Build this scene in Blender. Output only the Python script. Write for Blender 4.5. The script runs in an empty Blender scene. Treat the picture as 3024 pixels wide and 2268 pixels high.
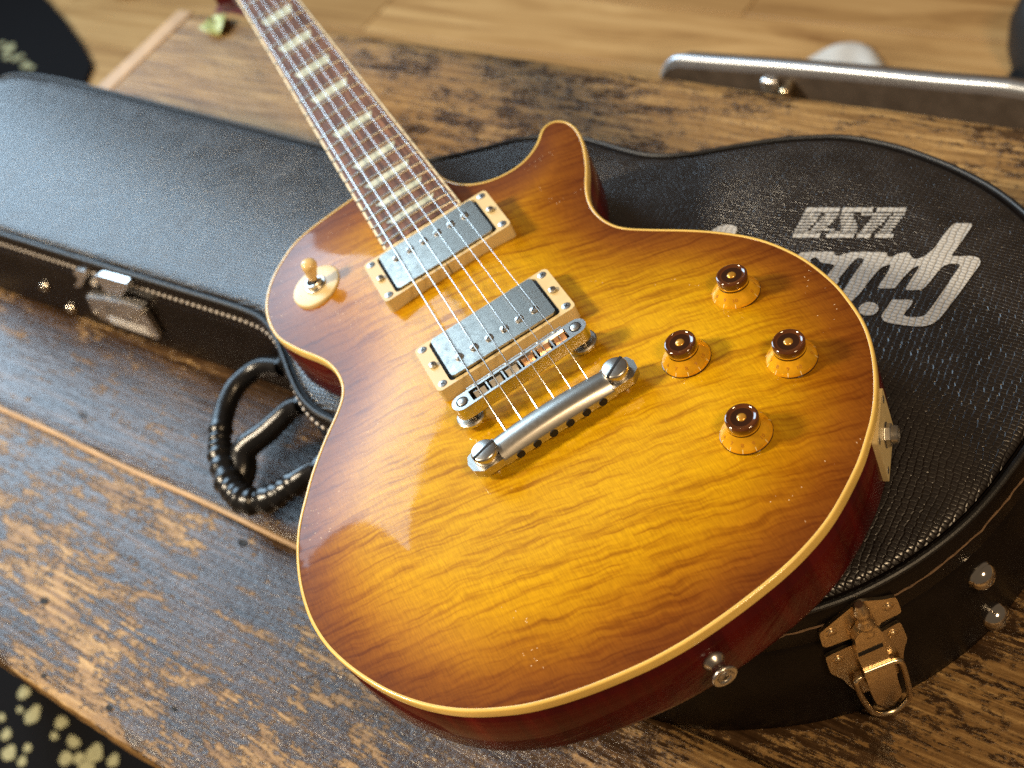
import bpy, math, random
from mathutils import Matrix, Vector, geometry
from mathutils.bvhtree import BVHTree
import numpy as np
random.seed(7)
sc = bpy.context.scene
COL = sc.collection

# ------------------------------------------------------------------ data (millimetres)
BODY=[[-28.56,255.68],[-31.56,255.51],[-34.56,255.29],[-37.55,255.02],[-40.54,254.72],[-43.53,254.4],[-46.51,254.06],[-49.5,253.7],[-52.48,253.34],[-55.46,252.96],[-58.44,252.54],[-61.4,252.07],[-64.36,251.52],[-67.29,250.87],[-70.2,250.12],[-73.07,249.23],[-75.88,248.18],[-78.62,246.94],[-81.26,245.51],[-83.79,243.88],[-86.21,242.11],[-88.55,240.23],[-90.84,238.28],[-93.1,236.29],[-95.32,234.27],[-97.49,232.19],[-99.59,230.04],[-101.59,227.81],[-103.5,225.48],[-105.29,223.07],[-106.98,220.59],[-108.56,218.03],[-110.04,215.42],[-111.41,212.74],[-112.66,210.01],[-113.81,207.24],[-114.82,204.41],[-115.68,201.53],[-116.39,198.61],[-116.97,195.66],[-117.44,192.7],[-117.8,189.71],[-118.02,186.72],[-118.11,183.71],[-118.1,180.71],[-118.01,177.71],[-117.82,174.71],[-117.5,171.72],[-117,168.76],[-116.31,165.84],[-115.43,162.96],[-114.4,160.14],[-113.29,157.35],[-112.14,154.57],[-110.96,151.81],[-109.74,149.06],[-108.46,146.34],[-107.11,143.66],[-105.7,141.01],[-104.27,138.37],[-102.84,135.72],[-101.43,133.07],[-100.06,130.4],[-98.77,127.68],[-97.6,124.92],[-96.57,122.09],[-95.69,119.22],[-94.97,116.31],[-94.41,113.35],[-94.03,110.37],[-93.81,107.38],[-93.74,104.37],[-93.83,101.37],[-94.09,98.38],[-94.59,95.42],[-95.38,92.52],[-96.46,89.72],[-97.8,87.03],[-99.35,84.46],[-101.08,82],[-102.94,79.64],[-104.89,77.36],[-106.92,75.14],[-108.98,72.96],[-111.06,70.78],[-113.13,68.61],[-115.2,66.43],[-117.23,64.22],[-119.23,61.97],[-121.19,59.7],[-123.12,57.39],[-125.03,55.08],[-126.93,52.75],[-128.81,50.4],[-130.66,48.04],[-132.48,45.64],[-134.24,43.21],[-135.94,40.74],[-137.59,38.22],[-139.2,35.69],[-140.81,33.15],[-142.43,30.62],[-144.06,28.1],[-145.69,25.57],[-147.28,23.02],[-148.83,20.45],[-150.33,17.85],[-151.75,15.2],[-153.08,12.51],[-154.33,9.77],[-155.49,7],[-156.59,4.2],[-157.63,1.3852],[-158.62,-1.4531],[-159.53,-4.31],[-160.38,-7.2],[-161.16,-10.1],[-161.9,-13.01],[-162.58,-15.94],[-163.21,-18.88],[-163.77,-21.83],[-164.26,-24.79],[-164.69,-27.76],[-165.05,-30.75],[-165.34,-33.74],[-165.58,-36.73],[-165.76,-39.73],[-165.89,-42.73],[-165.95,-45.74],[-165.92,-48.74],[-165.79,-51.74],[-165.57,-54.74],[-165.27,-57.73],[-164.9,-60.71],[-164.46,-63.68],[-163.95,-66.64],[-163.35,-69.59],[-162.66,-72.51],[-161.86,-75.41],[-160.99,-78.28],[-160.05,-81.14],[-159.06,-83.98],[-158.03,-86.8],[-156.94,-89.6],[-155.81,-92.38],[-154.62,-95.14],[-153.39,-97.88],[-152.11,-100.6],[-150.79,-103.3],[-149.43,-105.98],[-148.03,-108.63],[-146.58,-111.27],[-145.09,-113.87],[-143.54,-116.45],[-141.93,-118.99],[-140.27,-121.49],[-138.54,-123.95],[-136.77,-126.37],[-134.95,-128.76],[-133.08,-131.12],[-131.16,-133.43],[-129.19,-135.69],[-127.16,-137.91],[-125.08,-140.07],[-122.95,-142.19],[-120.77,-144.27],[-118.54,-146.28],[-116.26,-148.23],[-113.91,-150.11],[-111.52,-151.93],[-109.08,-153.68],[-106.6,-155.38],[-104.07,-157],[-101.52,-158.58],[-98.93,-160.12],[-96.33,-161.62],[-93.71,-163.09],[-91.06,-164.5],[-88.37,-165.85],[-85.65,-167.11],[-82.88,-168.28],[-80.09,-169.38],[-77.27,-170.42],[-74.43,-171.41],[-71.58,-172.36],[-68.72,-173.27],[-65.84,-174.13],[-62.95,-174.95],[-60.05,-175.73],[-57.13,-176.48],[-54.22,-177.19],[-51.29,-177.87],[-48.35,-178.51],[-45.41,-179.13],[-42.47,-179.72],[-39.52,-180.29],[-36.56,-180.84],[-33.61,-181.36],[-30.64,-181.85],[-27.67,-182.29],[-24.69,-182.67],[-21.7,-183],[-18.71,-183.28],[-15.71,-183.51],[-12.72,-183.71],[-9.72,-183.86],[-6.71,-183.96],[-3.71,-184.02],[-0.7046,-184.02],[2.3,-183.97],[5.3,-183.88],[8.31,-183.76],[11.31,-183.62],[14.31,-183.45],[17.3,-183.25],[20.3,-183.03],[23.29,-182.77],[26.29,-182.49],[29.27,-182.19],[32.26,-181.86],[35.25,-181.52],[38.23,-181.15],[41.21,-180.76],[44.18,-180.33],[47.15,-179.86],[50.11,-179.33],[53.05,-178.75],[55.99,-178.11],[58.91,-177.4],[61.81,-176.63],[64.7,-175.8],[67.57,-174.92],[70.43,-173.99],[73.27,-173],[76.08,-171.93],[78.85,-170.79],[81.59,-169.55],[84.28,-168.22],[86.94,-166.81],[89.57,-165.35],[92.17,-163.86],[94.76,-162.32],[97.32,-160.75],[99.85,-159.14],[102.37,-157.51],[104.88,-155.84],[107.36,-154.15],[109.81,-152.41],[112.21,-150.61],[114.55,-148.72],[116.83,-146.76],[119.06,-144.75],[121.28,-142.73],[123.51,-140.72],[125.75,-138.71],[127.94,-136.65],[130.06,-134.53],[132.12,-132.34],[134.13,-130.1],[136.07,-127.81],[137.95,-125.47],[139.77,-123.08],[141.53,-120.64],[143.25,-118.18],[144.92,-115.68],[146.55,-113.16],[148.13,-110.6],[149.66,-108.02],[151.14,-105.4],[152.58,-102.76],[153.96,-100.09],[155.28,-97.4],[156.54,-94.67],[157.72,-91.91],[158.83,-89.11],[159.86,-86.29],[160.81,-83.44],[161.66,-80.56],[162.41,-77.65],[163.04,-74.71],[163.59,-71.76],[164.07,-68.79],[164.52,-65.82],[164.95,-62.85],[165.35,-59.87],[165.7,-56.89],[165.98,-53.9],[166.18,-50.9],[166.3,-47.9],[166.33,-44.89],[166.28,-41.89],[166.17,-38.89],[166.01,-35.88],[165.81,-32.89],[165.56,-29.89],[165.26,-26.9],[164.91,-23.92],[164.47,-20.95],[163.96,-17.99],[163.35,-15.04],[162.67,-12.12],[161.9,-9.21],[161.08,-6.32],[160.2,-3.45],[159.26,-0.5969],[158.27,2.24],[157.21,5.05],[156.08,7.83],[154.86,10.58],[153.56,13.29],[152.17,15.95],[150.71,18.58],[149.17,21.16],[147.58,23.71],[145.94,26.22],[144.25,28.71],[142.53,31.17],[140.78,33.61],[139,36.03],[137.18,38.43],[135.34,40.8],[133.46,43.14],[131.54,45.46],[129.6,47.75],[127.63,50.01],[125.63,52.26],[123.61,54.48],[121.58,56.7],[119.54,58.9],[117.5,61.11],[115.45,63.31],[113.42,65.52],[111.39,67.74],[109.38,69.97],[107.38,72.22],[105.42,74.49],[103.5,76.8],[101.66,79.18],[99.96,81.66],[98.45,84.25],[97.18,86.97],[96.15,89.79],[95.3,92.68],[94.63,95.6],[94.12,98.56],[93.8,101.55],[93.66,104.55],[93.68,107.56],[93.87,110.55],[94.23,113.54],[94.76,116.49],[95.45,119.42],[96.29,122.3],[97.25,125.15],[98.34,127.95],[99.53,130.71],[100.81,133.42],[102.19,136.09],[103.63,138.73],[105.1,141.35],[106.53,144],[107.88,146.68],[109.14,149.41],[110.34,152.16],[111.49,154.94],[112.6,157.73],[113.69,160.53],[114.74,163.34],[115.75,166.17],[116.7,169.02],[117.56,171.9],[118.33,174.8],[119,177.73],[119.56,180.69],[119.99,183.66],[120.27,186.65],[120.37,189.65],[120.26,192.65],[119.89,195.64],[119.24,198.57],[118.27,201.41],[116.89,204.08],[115.02,206.42],[112.61,208.19],[109.78,209.14],[106.79,209.09],[103.99,208.05],[101.59,206.25],[99.55,204.05],[97.66,201.71],[95.7,199.43],[93.56,197.32],[91.26,195.39],[88.83,193.63],[86.29,192.03],[83.63,190.63],[80.87,189.46],[78,188.57],[75.05,187.98],[72.06,187.67],[69.06,187.62],[66.06,187.81],[63.09,188.22],[60.15,188.84],[57.26,189.67],[54.45,190.73],[51.73,191.99],[49.11,193.46],[46.6,195.12],[44.24,196.97],[42.03,199.01],[39.98,201.21],[38.11,203.56],[36.42,206.04],[34.9,208.63],[33.57,211.32],[32.42,214.1],[31.45,216.94],[30.66,219.84],[30.02,222.77],[29.46,225.73],[28.82,228.66],[27.99,231.55],[26.94,234.36],[25.7,237.1],[24.24,239.72],[22.47,242.14],[20.35,244.27],[17.92,246.04],[15.3,247.5],[12.56,248.74],[9.76,249.83],[6.93,250.82],[4.07,251.74],[1.1879,252.6],[-1.71,253.39],[-4.64,254.06],[-7.6,254.6],[-10.57,255.01],[-13.56,255.33],[-16.55,255.58],[-19.55,255.74],[-22.56,255.81],[-25.56,255.79]]
CASE=[[-917.77,205.84],[-913.81,210.34],[-908.88,213.76],[-903.34,216.06],[-897.54,217.62],[-891.65,218.83],[-885.72,219.8],[-879.75,220.55],[-873.77,221.13],[-867.78,221.59],[-861.78,221.95],[-855.78,222.24],[-849.77,222.47],[-843.76,222.66],[-837.75,222.8],[-831.74,222.92],[-825.73,223.01],[-819.72,223.04],[-813.71,223.03],[-807.7,222.96],[-801.69,222.84],[-795.69,222.69],[-789.68,222.5],[-783.67,222.3],[-777.66,222.08],[-771.66,221.86],[-765.65,221.64],[-759.65,221.41],[-753.64,221.2],[-747.63,220.99],[-741.63,220.78],[-735.62,220.56],[-729.61,220.33],[-723.61,220.1],[-717.6,219.87],[-711.59,219.63],[-705.59,219.39],[-699.58,219.15],[-693.58,218.9],[-687.57,218.66],[-681.57,218.41],[-675.56,218.16],[-669.56,217.92],[-663.55,217.67],[-657.55,217.42],[-651.54,217.18],[-645.53,216.93],[-639.53,216.69],[-633.52,216.45],[-627.52,216.21],[-621.51,215.98],[-615.5,215.75],[-609.5,215.52],[-603.49,215.3],[-597.49,215.07],[-591.48,214.85],[-585.47,214.63],[-579.47,214.41],[-573.46,214.19],[-567.45,213.97],[-561.45,213.75],[-555.44,213.53],[-549.43,213.31],[-543.43,213.09],[-537.42,212.87],[-531.42,212.65],[-525.41,212.43],[-519.4,212.2],[-513.4,211.98],[-507.39,211.74],[-501.38,211.5],[-495.38,211.25],[-489.37,210.99],[-483.37,210.73],[-477.36,210.47],[-471.36,210.22],[-465.35,209.97],[-459.35,209.73],[-453.34,209.51],[-447.34,209.3],[-441.33,209.1],[-435.32,208.92],[-429.31,208.73],[-423.3,208.55],[-417.3,208.36],[-411.29,208.17],[-405.28,207.98],[-399.27,207.8],[-393.27,207.63],[-387.26,207.47],[-381.25,207.32],[-375.24,207.18],[-369.23,207.07],[-363.22,206.98],[-357.21,206.93],[-351.2,206.93],[-345.19,207.03],[-339.19,207.27],[-333.2,207.77],[-327.27,208.73],[-321.46,210.29],[-315.72,212.07],[-310.01,213.95],[-304.43,216.16],[-298.95,218.63],[-293.52,221.21],[-288.14,223.89],[-282.82,226.7],[-277.55,229.59],[-272.33,232.56],[-267.15,235.61],[-262,238.7],[-256.84,241.8],[-251.66,244.84],[-246.38,247.71],[-240.92,250.21],[-235.22,252.12],[-229.41,253.64],[-223.55,254.98],[-217.65,256.11],[-211.7,256.97],[-205.71,257.54],[-199.71,257.88],[-193.7,257.99],[-187.7,257.81],[-181.72,257.23],[-175.76,256.4],[-169.81,255.54],[-163.87,254.66],[-157.92,253.76],[-151.98,252.91],[-146.01,252.15],[-140.04,251.53],[-134.04,251.1],[-128.03,251.04],[-122.04,251.53],[-116.14,252.66],[-110.35,254.24],[-104.62,256.07],[-98.97,258.12],[-93.43,260.44],[-88.03,263.08],[-82.77,265.99],[-77.55,268.97],[-72.26,271.83],[-66.92,274.58],[-61.55,277.29],[-56.16,279.95],[-50.74,282.53],[-45.25,284.99],[-39.7,287.28],[-34.06,289.37],[-28.36,291.26],[-22.6,292.98],[-16.81,294.62],[-11.02,296.22],[-5.17,297.6],[0.7612,298.55],[6.75,299],[12.76,299.09],[18.77,298.95],[24.77,298.63],[30.76,298.15],[36.74,297.52],[42.7,296.7],[48.62,295.67],[54.5,294.46],[60.36,293.1],[66.19,291.63],[71.99,290.09],[77.78,288.46],[83.52,286.69],[89.21,284.73],[94.83,282.62],[100.43,280.42],[105.99,278.15],[111.48,275.69],[116.86,273.03],[122.16,270.18],[127.36,267.17],[132.46,264],[137.46,260.66],[142.41,257.24],[147.29,253.74],[152.05,250.07],[156.61,246.15],[160.92,241.97],[165.01,237.57],[168.94,233.02],[172.7,228.33],[176.3,223.51],[179.69,218.55],[182.86,213.45],[185.81,208.21],[188.54,202.86],[191.06,197.4],[193.38,191.86],[195.5,186.23],[197.41,180.53],[199.09,174.76],[200.55,168.93],[201.83,163.06],[202.97,157.16],[204,151.24],[204.94,145.3],[205.79,139.35],[206.54,133.39],[207.15,127.41],[207.6,121.41],[207.88,115.41],[207.95,109.4],[207.81,103.39],[207.46,97.39],[206.95,91.4],[206.31,85.43],[205.58,79.46],[204.78,73.5],[203.9,67.56],[202.93,61.63],[201.84,55.72],[200.61,49.83],[199.21,43.99],[197.59,38.2],[195.73,32.48],[193.65,26.85],[191.38,21.28],[188.97,15.78],[186.4,10.34],[183.67,4.99],[180.76,-0.2696],[177.69,-5.44],[174.46,-10.5],[171.07,-15.47],[167.51,-20.31],[163.76,-25.01],[159.82,-29.55],[155.7,-33.92],[151.41,-38.13],[146.99,-42.2],[142.46,-46.15],[137.82,-49.98],[133.07,-53.66],[128.18,-57.16],[123.18,-60.49],[118.09,-63.68],[112.94,-66.78],[107.73,-69.77],[102.46,-72.67],[97.12,-75.43],[91.7,-78.02],[86.17,-80.38],[80.55,-82.5],[74.83,-84.34],[69.04,-85.96],[63.2,-87.4],[57.33,-88.66],[51.41,-89.7],[45.45,-90.48],[39.46,-90.97],[33.45,-91.2],[27.44,-91.22],[21.43,-91.07],[15.43,-90.79],[9.43,-90.37],[3.45,-89.77],[-2.49,-88.9],[-8.39,-87.72],[-14.22,-86.27],[-20.02,-84.71],[-25.8,-83.05],[-31.53,-81.24],[-37.2,-79.24],[-42.79,-77.04],[-48.3,-74.65],[-53.75,-72.11],[-59.16,-69.48],[-64.53,-66.79],[-69.89,-64.06],[-75.21,-61.26],[-80.45,-58.32],[-85.68,-55.35],[-91,-52.57],[-96.49,-50.12],[-102.1,-47.95],[-107.79,-46.03],[-113.55,-44.32],[-119.4,-42.96],[-125.36,-42.16],[-131.36,-41.88],[-137.37,-41.89],[-143.38,-41.98],[-149.39,-41.99],[-155.4,-41.93],[-161.41,-41.86],[-167.42,-41.73],[-173.43,-41.47],[-179.42,-40.97],[-185.36,-40.1],[-191.24,-38.87],[-197.09,-37.49],[-202.98,-36.29],[-208.94,-35.51],[-214.93,-35.04],[-220.91,-34.41],[-226.81,-33.28],[-232.62,-31.74],[-238.34,-29.91],[-243.96,-27.78],[-249.45,-25.34],[-254.81,-22.62],[-260.06,-19.69],[-265.24,-16.64],[-270.37,-13.51],[-275.44,-10.28],[-280.45,-6.96],[-285.46,-3.63],[-290.48,-0.3388],[-295.52,2.94],[-300.55,6.23],[-305.59,9.5],[-310.68,12.7],[-315.86,15.75],[-321.18,18.56],[-326.64,21.05],[-332.26,23.17],[-338.01,24.92],[-343.87,26.26],[-349.81,27.17],[-355.79,27.79],[-361.78,28.24],[-367.79,28.56],[-373.79,28.76],[-379.8,28.89],[-385.81,28.98],[-391.82,29.05],[-397.83,29.09],[-403.84,29.12],[-409.85,29.12],[-415.86,29.11],[-421.87,29.08],[-427.88,29.04],[-433.89,29],[-439.9,28.94],[-445.92,28.88],[-451.93,28.8],[-457.94,28.72],[-463.94,28.64],[-469.95,28.56],[-475.96,28.47],[-481.97,28.38],[-487.98,28.3],[-493.99,28.21],[-500,28.13],[-506.01,28.05],[-512.02,27.98],[-518.03,27.9],[-524.04,27.83],[-530.05,27.76],[-536.06,27.69],[-542.07,27.62],[-548.08,27.55],[-554.09,27.48],[-560.1,27.41],[-566.12,27.34],[-572.13,27.27],[-578.14,27.2],[-584.15,27.13],[-590.16,27.07],[-596.17,27],[-602.18,26.93],[-608.19,26.87],[-614.2,26.81],[-620.21,26.76],[-626.22,26.7],[-632.23,26.65],[-638.24,26.59],[-644.25,26.53],[-650.26,26.47],[-656.27,26.41],[-662.28,26.34],[-668.29,26.27],[-674.3,26.19],[-680.31,26.1],[-686.32,26.01],[-692.33,25.9],[-698.34,25.77],[-704.34,25.63],[-710.35,25.47],[-716.36,25.3],[-722.37,25.13],[-728.38,24.96],[-734.39,24.79],[-740.39,24.63],[-746.4,24.48],[-752.41,24.34],[-758.42,24.22],[-764.43,24.12],[-770.44,24.05],[-776.45,24.01],[-782.46,24],[-788.47,23.99],[-794.48,23.99],[-800.49,23.99],[-806.5,23.99],[-812.51,24],[-818.52,24.03],[-824.53,24.08],[-830.54,24.16],[-836.55,24.26],[-842.56,24.41],[-848.57,24.6],[-854.58,24.86],[-860.58,25.21],[-866.57,25.69],[-872.54,26.31],[-878.51,27.08],[-884.44,28.06],[-890.27,29.5],[-895.84,31.72],[-900.96,34.87],[-905.55,38.74],[-909.58,43.2],[-913.04,48.11],[-916.04,53.31],[-918.69,58.7],[-921.06,64.23],[-923.19,69.85],[-925.11,75.54],[-926.72,81.33],[-927.97,87.21],[-928.85,93.15],[-929.42,99.14],[-929.75,105.14],[-929.93,111.15],[-929.97,117.16],[-929.88,123.17],[-929.66,129.17],[-929.33,135.17],[-928.92,141.17],[-928.44,147.16],[-927.89,153.15],[-927.28,159.13],[-926.6,165.1],[-925.87,171.06],[-925.16,177.03],[-924.46,183],[-923.63,188.96],[-922.46,194.85],[-920.63,200.57]]
LR_O=[163.76,-25.01,0.7683,-0.6401]
LR_TOP=[[-22.63,106.06],[-20.32,107.88],[-10.62,113.83],[-1.84,119.41],[2.66,119.95],[7.14,117.11],[13.42,112.96],[18.15,111.48],[20.09,109.39],[21.02,95.72],[19.97,93.42],[9.56,92.7],[8.13,89.74],[-8.63,89.21],[-11.08,89.7],[-20.64,90.08],[-22.52,92.42],[-22.9,94.54]]
LR_LOW=[[-23.31,80.52],[-21.9,81.3],[-9.22,82.32],[-7.34,81.35],[9.21,83.06],[18.15,85.42],[19.43,83.57],[20.86,66.94],[20.2,63.71],[17.68,56.2],[15.51,41.44],[11.69,32.53],[-8.35,27.06],[-12.11,30.57],[-15.97,43.27],[-17.79,51.67],[-22.48,61.23],[-23.2,64.7]]
LR_ARM=[[-7.28,98.83],[-4.07,103.54],[1.99,104.3],[5.55,101.64],[7.45,94.01],[7.54,72.95],[7.99,57.47],[-6.75,59.3],[-7.62,70.53],[-8.38,80.5]]
LR_LEV=[[-7.31,63.77],[8.81,63.2],[8.69,50.8],[8.46,43.14],[9.18,30.58],[8.1,24.32],[5.06,19.54],[0.6251,18.44],[-2.68,21.64],[-5.64,27.12],[-7.03,39.44],[-7.39,54.62]]
LR_SLOT=[[-7.74,84.64],[5.96,85.21],[5.95,81.56],[-7.8,80.98]]
LR_BAIL=[[-8.01,51.67],[-11.21,51.23],[-12.18,49.03],[-11.73,34.09],[-9.37,17.7],[-7.16,10.62],[-1.93,5.3],[5.6,4.52],[11.63,9.15],[13.94,14.59],[14.35,30.59],[14.02,48.63],[12.53,53.17],[9,53.98]]
LR_RIV=[[-16.61,103.04],[14.78,104.8],[-17.16,74.06],[14.05,77.28]]
LR_BAR=[[0.1325,118.86],[0.9484,98.23]]
LL_O=[-572.13,27.27,0,-1.0000]
LL_HOOK=[[-15.46,90.71],[-6.22,97.01],[7.89,99.08],[5.5,92.86],[-20.95,70.15],[-31.23,65.21],[-32.26,67.82],[-15.11,81.39]]
LL_BOX=[[24.74,99.41],[36.68,105.51],[76.34,107.83],[74.33,103.68],[50.64,83.97],[43.84,81],[22.48,81.17],[27.4,89.13],[22.07,94.06]]
LL_DOT=[[1.4507,78.64]]
LL_PLATE=[[-20.77,59.14],[-10.28,65.68],[62.15,67.83],[66.04,66.24],[60.04,30.62],[52.37,25.05],[-14.47,22.82],[-24.93,26.53],[-34.18,31.67],[-30.16,39.98]]
LL_LEDGE=[[-15.94,61.98],[16.36,70.68],[46.94,76.11],[75.07,77.25],[56.56,61.19]]
LL_LOCK=[[10.02,54.62],[22.58,61.43],[46.04,61.13],[40.07,51.55],[27.73,44.66],[3.58,44.76]]
RIVR=[[197.59,38.2,64,0.9571,-0.2897],[199.21,43.99,15,0.9672,-0.2542]]
RIVL=[[-674.3,26.19,40,0,-1.0000],[-656.27,26.41,16,0,-1.0000]]
LOGO=[[116.36,233.44],[117.86,231.41],[117.9,221.04],[117.95,210.01],[117.43,202.99],[118.87,202.11],[128.96,206.69],[132.5,206.26],[134.3,204.15],[135.22,201.22],[134.66,190.25],[134.06,177.37],[132.96,162.97],[131.97,154.08],[130.79,149.84],[128.63,146.49],[124.37,143.78],[116.07,141.79],[107.39,140.4],[103.84,141.3],[101.45,143.45],[100.92,146.23],[101.42,150.63],[101.22,156.55],[101.43,158.16],[111.7,161.15],[112.91,160.54],[113.23,156.36],[112.36,151.38],[112.87,148.6],[114.97,148.34],[121.42,150.44],[123.66,152.97],[124.26,157.86],[124.97,170.22],[125.27,183.69],[125.57,192.99],[125.52,196.7],[124.22,197.59],[119.99,195.92],[116.97,192.88],[116.02,186.51],[115.36,178.11],[114.35,171.96],[112.81,169.82],[105.23,167.16],[104.84,170.81],[104.78,177.93],[104.89,186.14],[104.45,187.83],[103.56,187.7],[101.6,184.99],[100.03,177.21],[99.34,168.97],[98.73,166.13],[89.59,163.68],[89.44,165.38],[89.98,173.94],[89.32,180.95],[88.96,183.12],[87.75,183.65],[84.8,180.89],[83.41,175.49],[82.49,166.34],[81.88,156.59],[80.12,150.02],[79.93,145.66],[72.78,149.53],[71.56,156.12],[71.7,164.05],[71.89,174.74],[72.45,181.22],[71.79,183.31],[69.46,183.99],[67.31,182.9],[66.09,178.45],[65.39,170.19],[64.52,163.72],[65.96,162.82],[65.63,160.07],[63.61,154.64],[56.61,157.86],[57.08,165.11],[57.55,172.42],[57.27,173.68],[54.67,174.12],[49.71,173.07],[46.49,174.7],[44.08,176.75],[41.95,176.16],[40.83,173.56],[42.54,172.22],[39.69,165.5],[30.73,166.59],[31.94,176.57],[33.79,178.47],[44.52,182.1],[52.09,184.22],[53.86,181.32],[56.45,181.6],[59.05,184.64],[63.2,187.23],[81.81,192.9],[84.09,189.41],[86.55,189.73],[89,194.29],[93.68,196.8],[97.03,193.68],[99.43,192.62],[102,193.98],[104.2,197.6],[106.18,204.57],[106.25,214.46],[106.62,223.75],[107.4,229.26],[108.71,230.63]]
LDOT=[[97.35,148.72],[97.58,147.06],[97.27,145.4],[96.43,143.9],[95.16,142.71],[93.57,141.94],[91.81,141.67],[90.06,141.92],[88.48,142.67],[87.25,143.85],[86.46,145.35],[86.22,147.01],[86.53,148.68],[87.38,150.19],[88.68,151.38],[90.29,152.15],[92.06,152.41],[93.81,152.15],[95.37,151.39],[96.59,150.21]]
LN=[[-33.15,177.32],[-32.5,181.19],[-30.36,185.47],[-26.54,187.79],[-22.65,188.94],[-18.18,188.02],[-16.1,185.48],[-15.76,181.64],[-16.26,177.48],[-28.01,174.31]]
LUSA=[[[16.7,216.18],[37.27,222.04],[38.42,217.92],[17.89,212.07]],[[38.8,222.5],[56.57,227.96],[57.7,223.79],[39.95,218.37]],[[58.95,228.72],[75.46,234.22],[76.56,229.99],[60.07,224.54]],[[17.55,210.55],[28.09,213.49],[28.59,211.7],[18.06,208.76]],[[30.7,214.23],[39.18,216.7],[39.68,214.9],[31.2,212.44]],[[40.53,217.1],[47.8,219.28],[48.29,217.47],[41.02,215.3]],[[52.43,220.69],[69.43,226.1],[69.91,224.27],[52.92,218.88]],[[70.71,226.53],[76.94,228.64],[77.42,226.79],[71.19,224.7]],[[18.25,207.5],[28.4,210.33],[28.87,208.65],[18.73,205.83]],[[30.39,210.89],[39.19,213.44],[39.65,211.75],[30.86,209.21]],[[41.33,214.06],[49.32,216.45],[49.78,214.75],[41.79,212.37]],[[59.65,219.62],[68.28,222.39],[68.73,220.67],[60.1,217.92]],[[69.74,222.86],[76.85,225.24],[77.29,223.51],[70.18,221.15]],[[18.71,204.53],[28.42,207.22],[28.88,205.56],[19.18,202.87]],[[30.41,207.78],[38.54,210.11],[38.99,208.44],[30.87,206.12]],[[42.81,211.36],[51.74,214.03],[52.19,212.34],[43.26,209.69]],[[59.79,216.49],[68.42,219.24],[68.86,217.54],[60.23,214.8]],[[69.94,219.73],[76.7,221.96],[77.14,220.25],[70.38,218.03]],[[19.1,201.66],[28.12,204.15],[28.55,202.6],[19.54,200.11]],[[29.55,204.56],[38.18,207.01],[38.61,205.45],[29.98,203]],[[44.1,208.74],[53.74,211.6],[54.16,210.03],[44.52,207.17]],[[59.57,213.38],[67.92,216.01],[68.33,214.42],[59.99,211.8]],[[70.02,216.69],[76.79,218.91],[77.2,217.31],[70.43,215.1]],[[19.37,198.89],[27.27,201.06],[27.67,199.61],[19.78,197.44]],[[29.13,201.58],[37.28,203.89],[37.68,202.43],[29.53,200.13]],[[45.82,206.36],[55.44,209.21],[55.82,207.74],[46.21,204.89]],[[59.24,210.37],[66.96,212.78],[67.34,211.29],[59.63,208.9]],[[70.05,213.76],[76.65,215.91],[77.03,214.41],[70.43,212.28]],[[19.54,196.21],[27.06,198.27],[27.48,196.74],[19.97,194.68]],[[29.24,198.88],[43.07,202.8],[43.49,201.26],[29.66,197.35]],[[46.78,203.88],[56.15,206.65],[56.55,205.1],[47.18,202.33]],[[59,207.52],[66.66,209.88],[67.06,208.32],[59.4,205.96]],[[69.58,210.81],[76.3,212.97],[76.7,211.4],[69.98,209.24]],[[20.06,193.65],[33.47,197.35],[33.69,196.54],[20.28,192.85]],[[41.45,199.61],[57.12,204.19],[57.33,203.38],[41.66,198.8]],[[58.9,204.73],[66.28,206.99],[66.49,206.17],[59.12,203.91]],[[69.2,207.91],[76.74,210.31],[76.94,209.48],[69.41,207.08]],[[20.54,191.96],[36.53,196.38],[37.45,192.91],[21.48,188.51]],[[40.2,197.42],[56.51,202.15],[57.41,198.65],[41.12,193.95]],[[58.29,202.69],[66.14,205.08],[67.04,201.56],[59.19,199.18]],[[68.66,205.86],[78.91,209.13],[79.79,205.58],[69.55,202.33]]]
HANDLE=[[-340.3,21.24,55],[-358.92,18.55,51.75],[-369.33,11.88,48.5],[-376.54,-2.12,45.25],[-376.48,-14.72,42],[-373.41,-26.38,39],[-365.15,-41.41,36],[-357.01,-51.91,33],[-346.08,-62.18,30],[-333.68,-70.12,29],[-319.69,-76.17,28],[-306.68,-78.37,27],[-296.15,-74.49,26],[-280.74,-67.77,31.5],[-269.63,-57.89,37],[-258.44,-47.13,42.5],[-248.09,-41.72,48]]
HSTRAP=[[-296.25,-3.4,55],[-308.37,-6.67,49],[-317.07,-15.15,43],[-326.22,-27.08,37],[-336.97,-38.2,31.71],[-340.68,-46.36,27.14],[-336.02,-54.54,22.57],[-335.05,-65.08,18]]
RIM2=[[-332,-69.65],[-325.86,-59.3],[-316.68,-50.3],[-305.09,-45.88],[-266.73,-43.75],[-193.69,-39.25],[-125.63,-36.54],[-47.2,-34.25],[3.92,-31.66],[26.8,-32.57]]
CLASP=[[-208.98,-41.46],[-190.42,-43.26]]
KNOBS=[[121.2,-20.08],[76.12,-45.35],[118.89,-80],[75.43,-107.35]]
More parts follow.
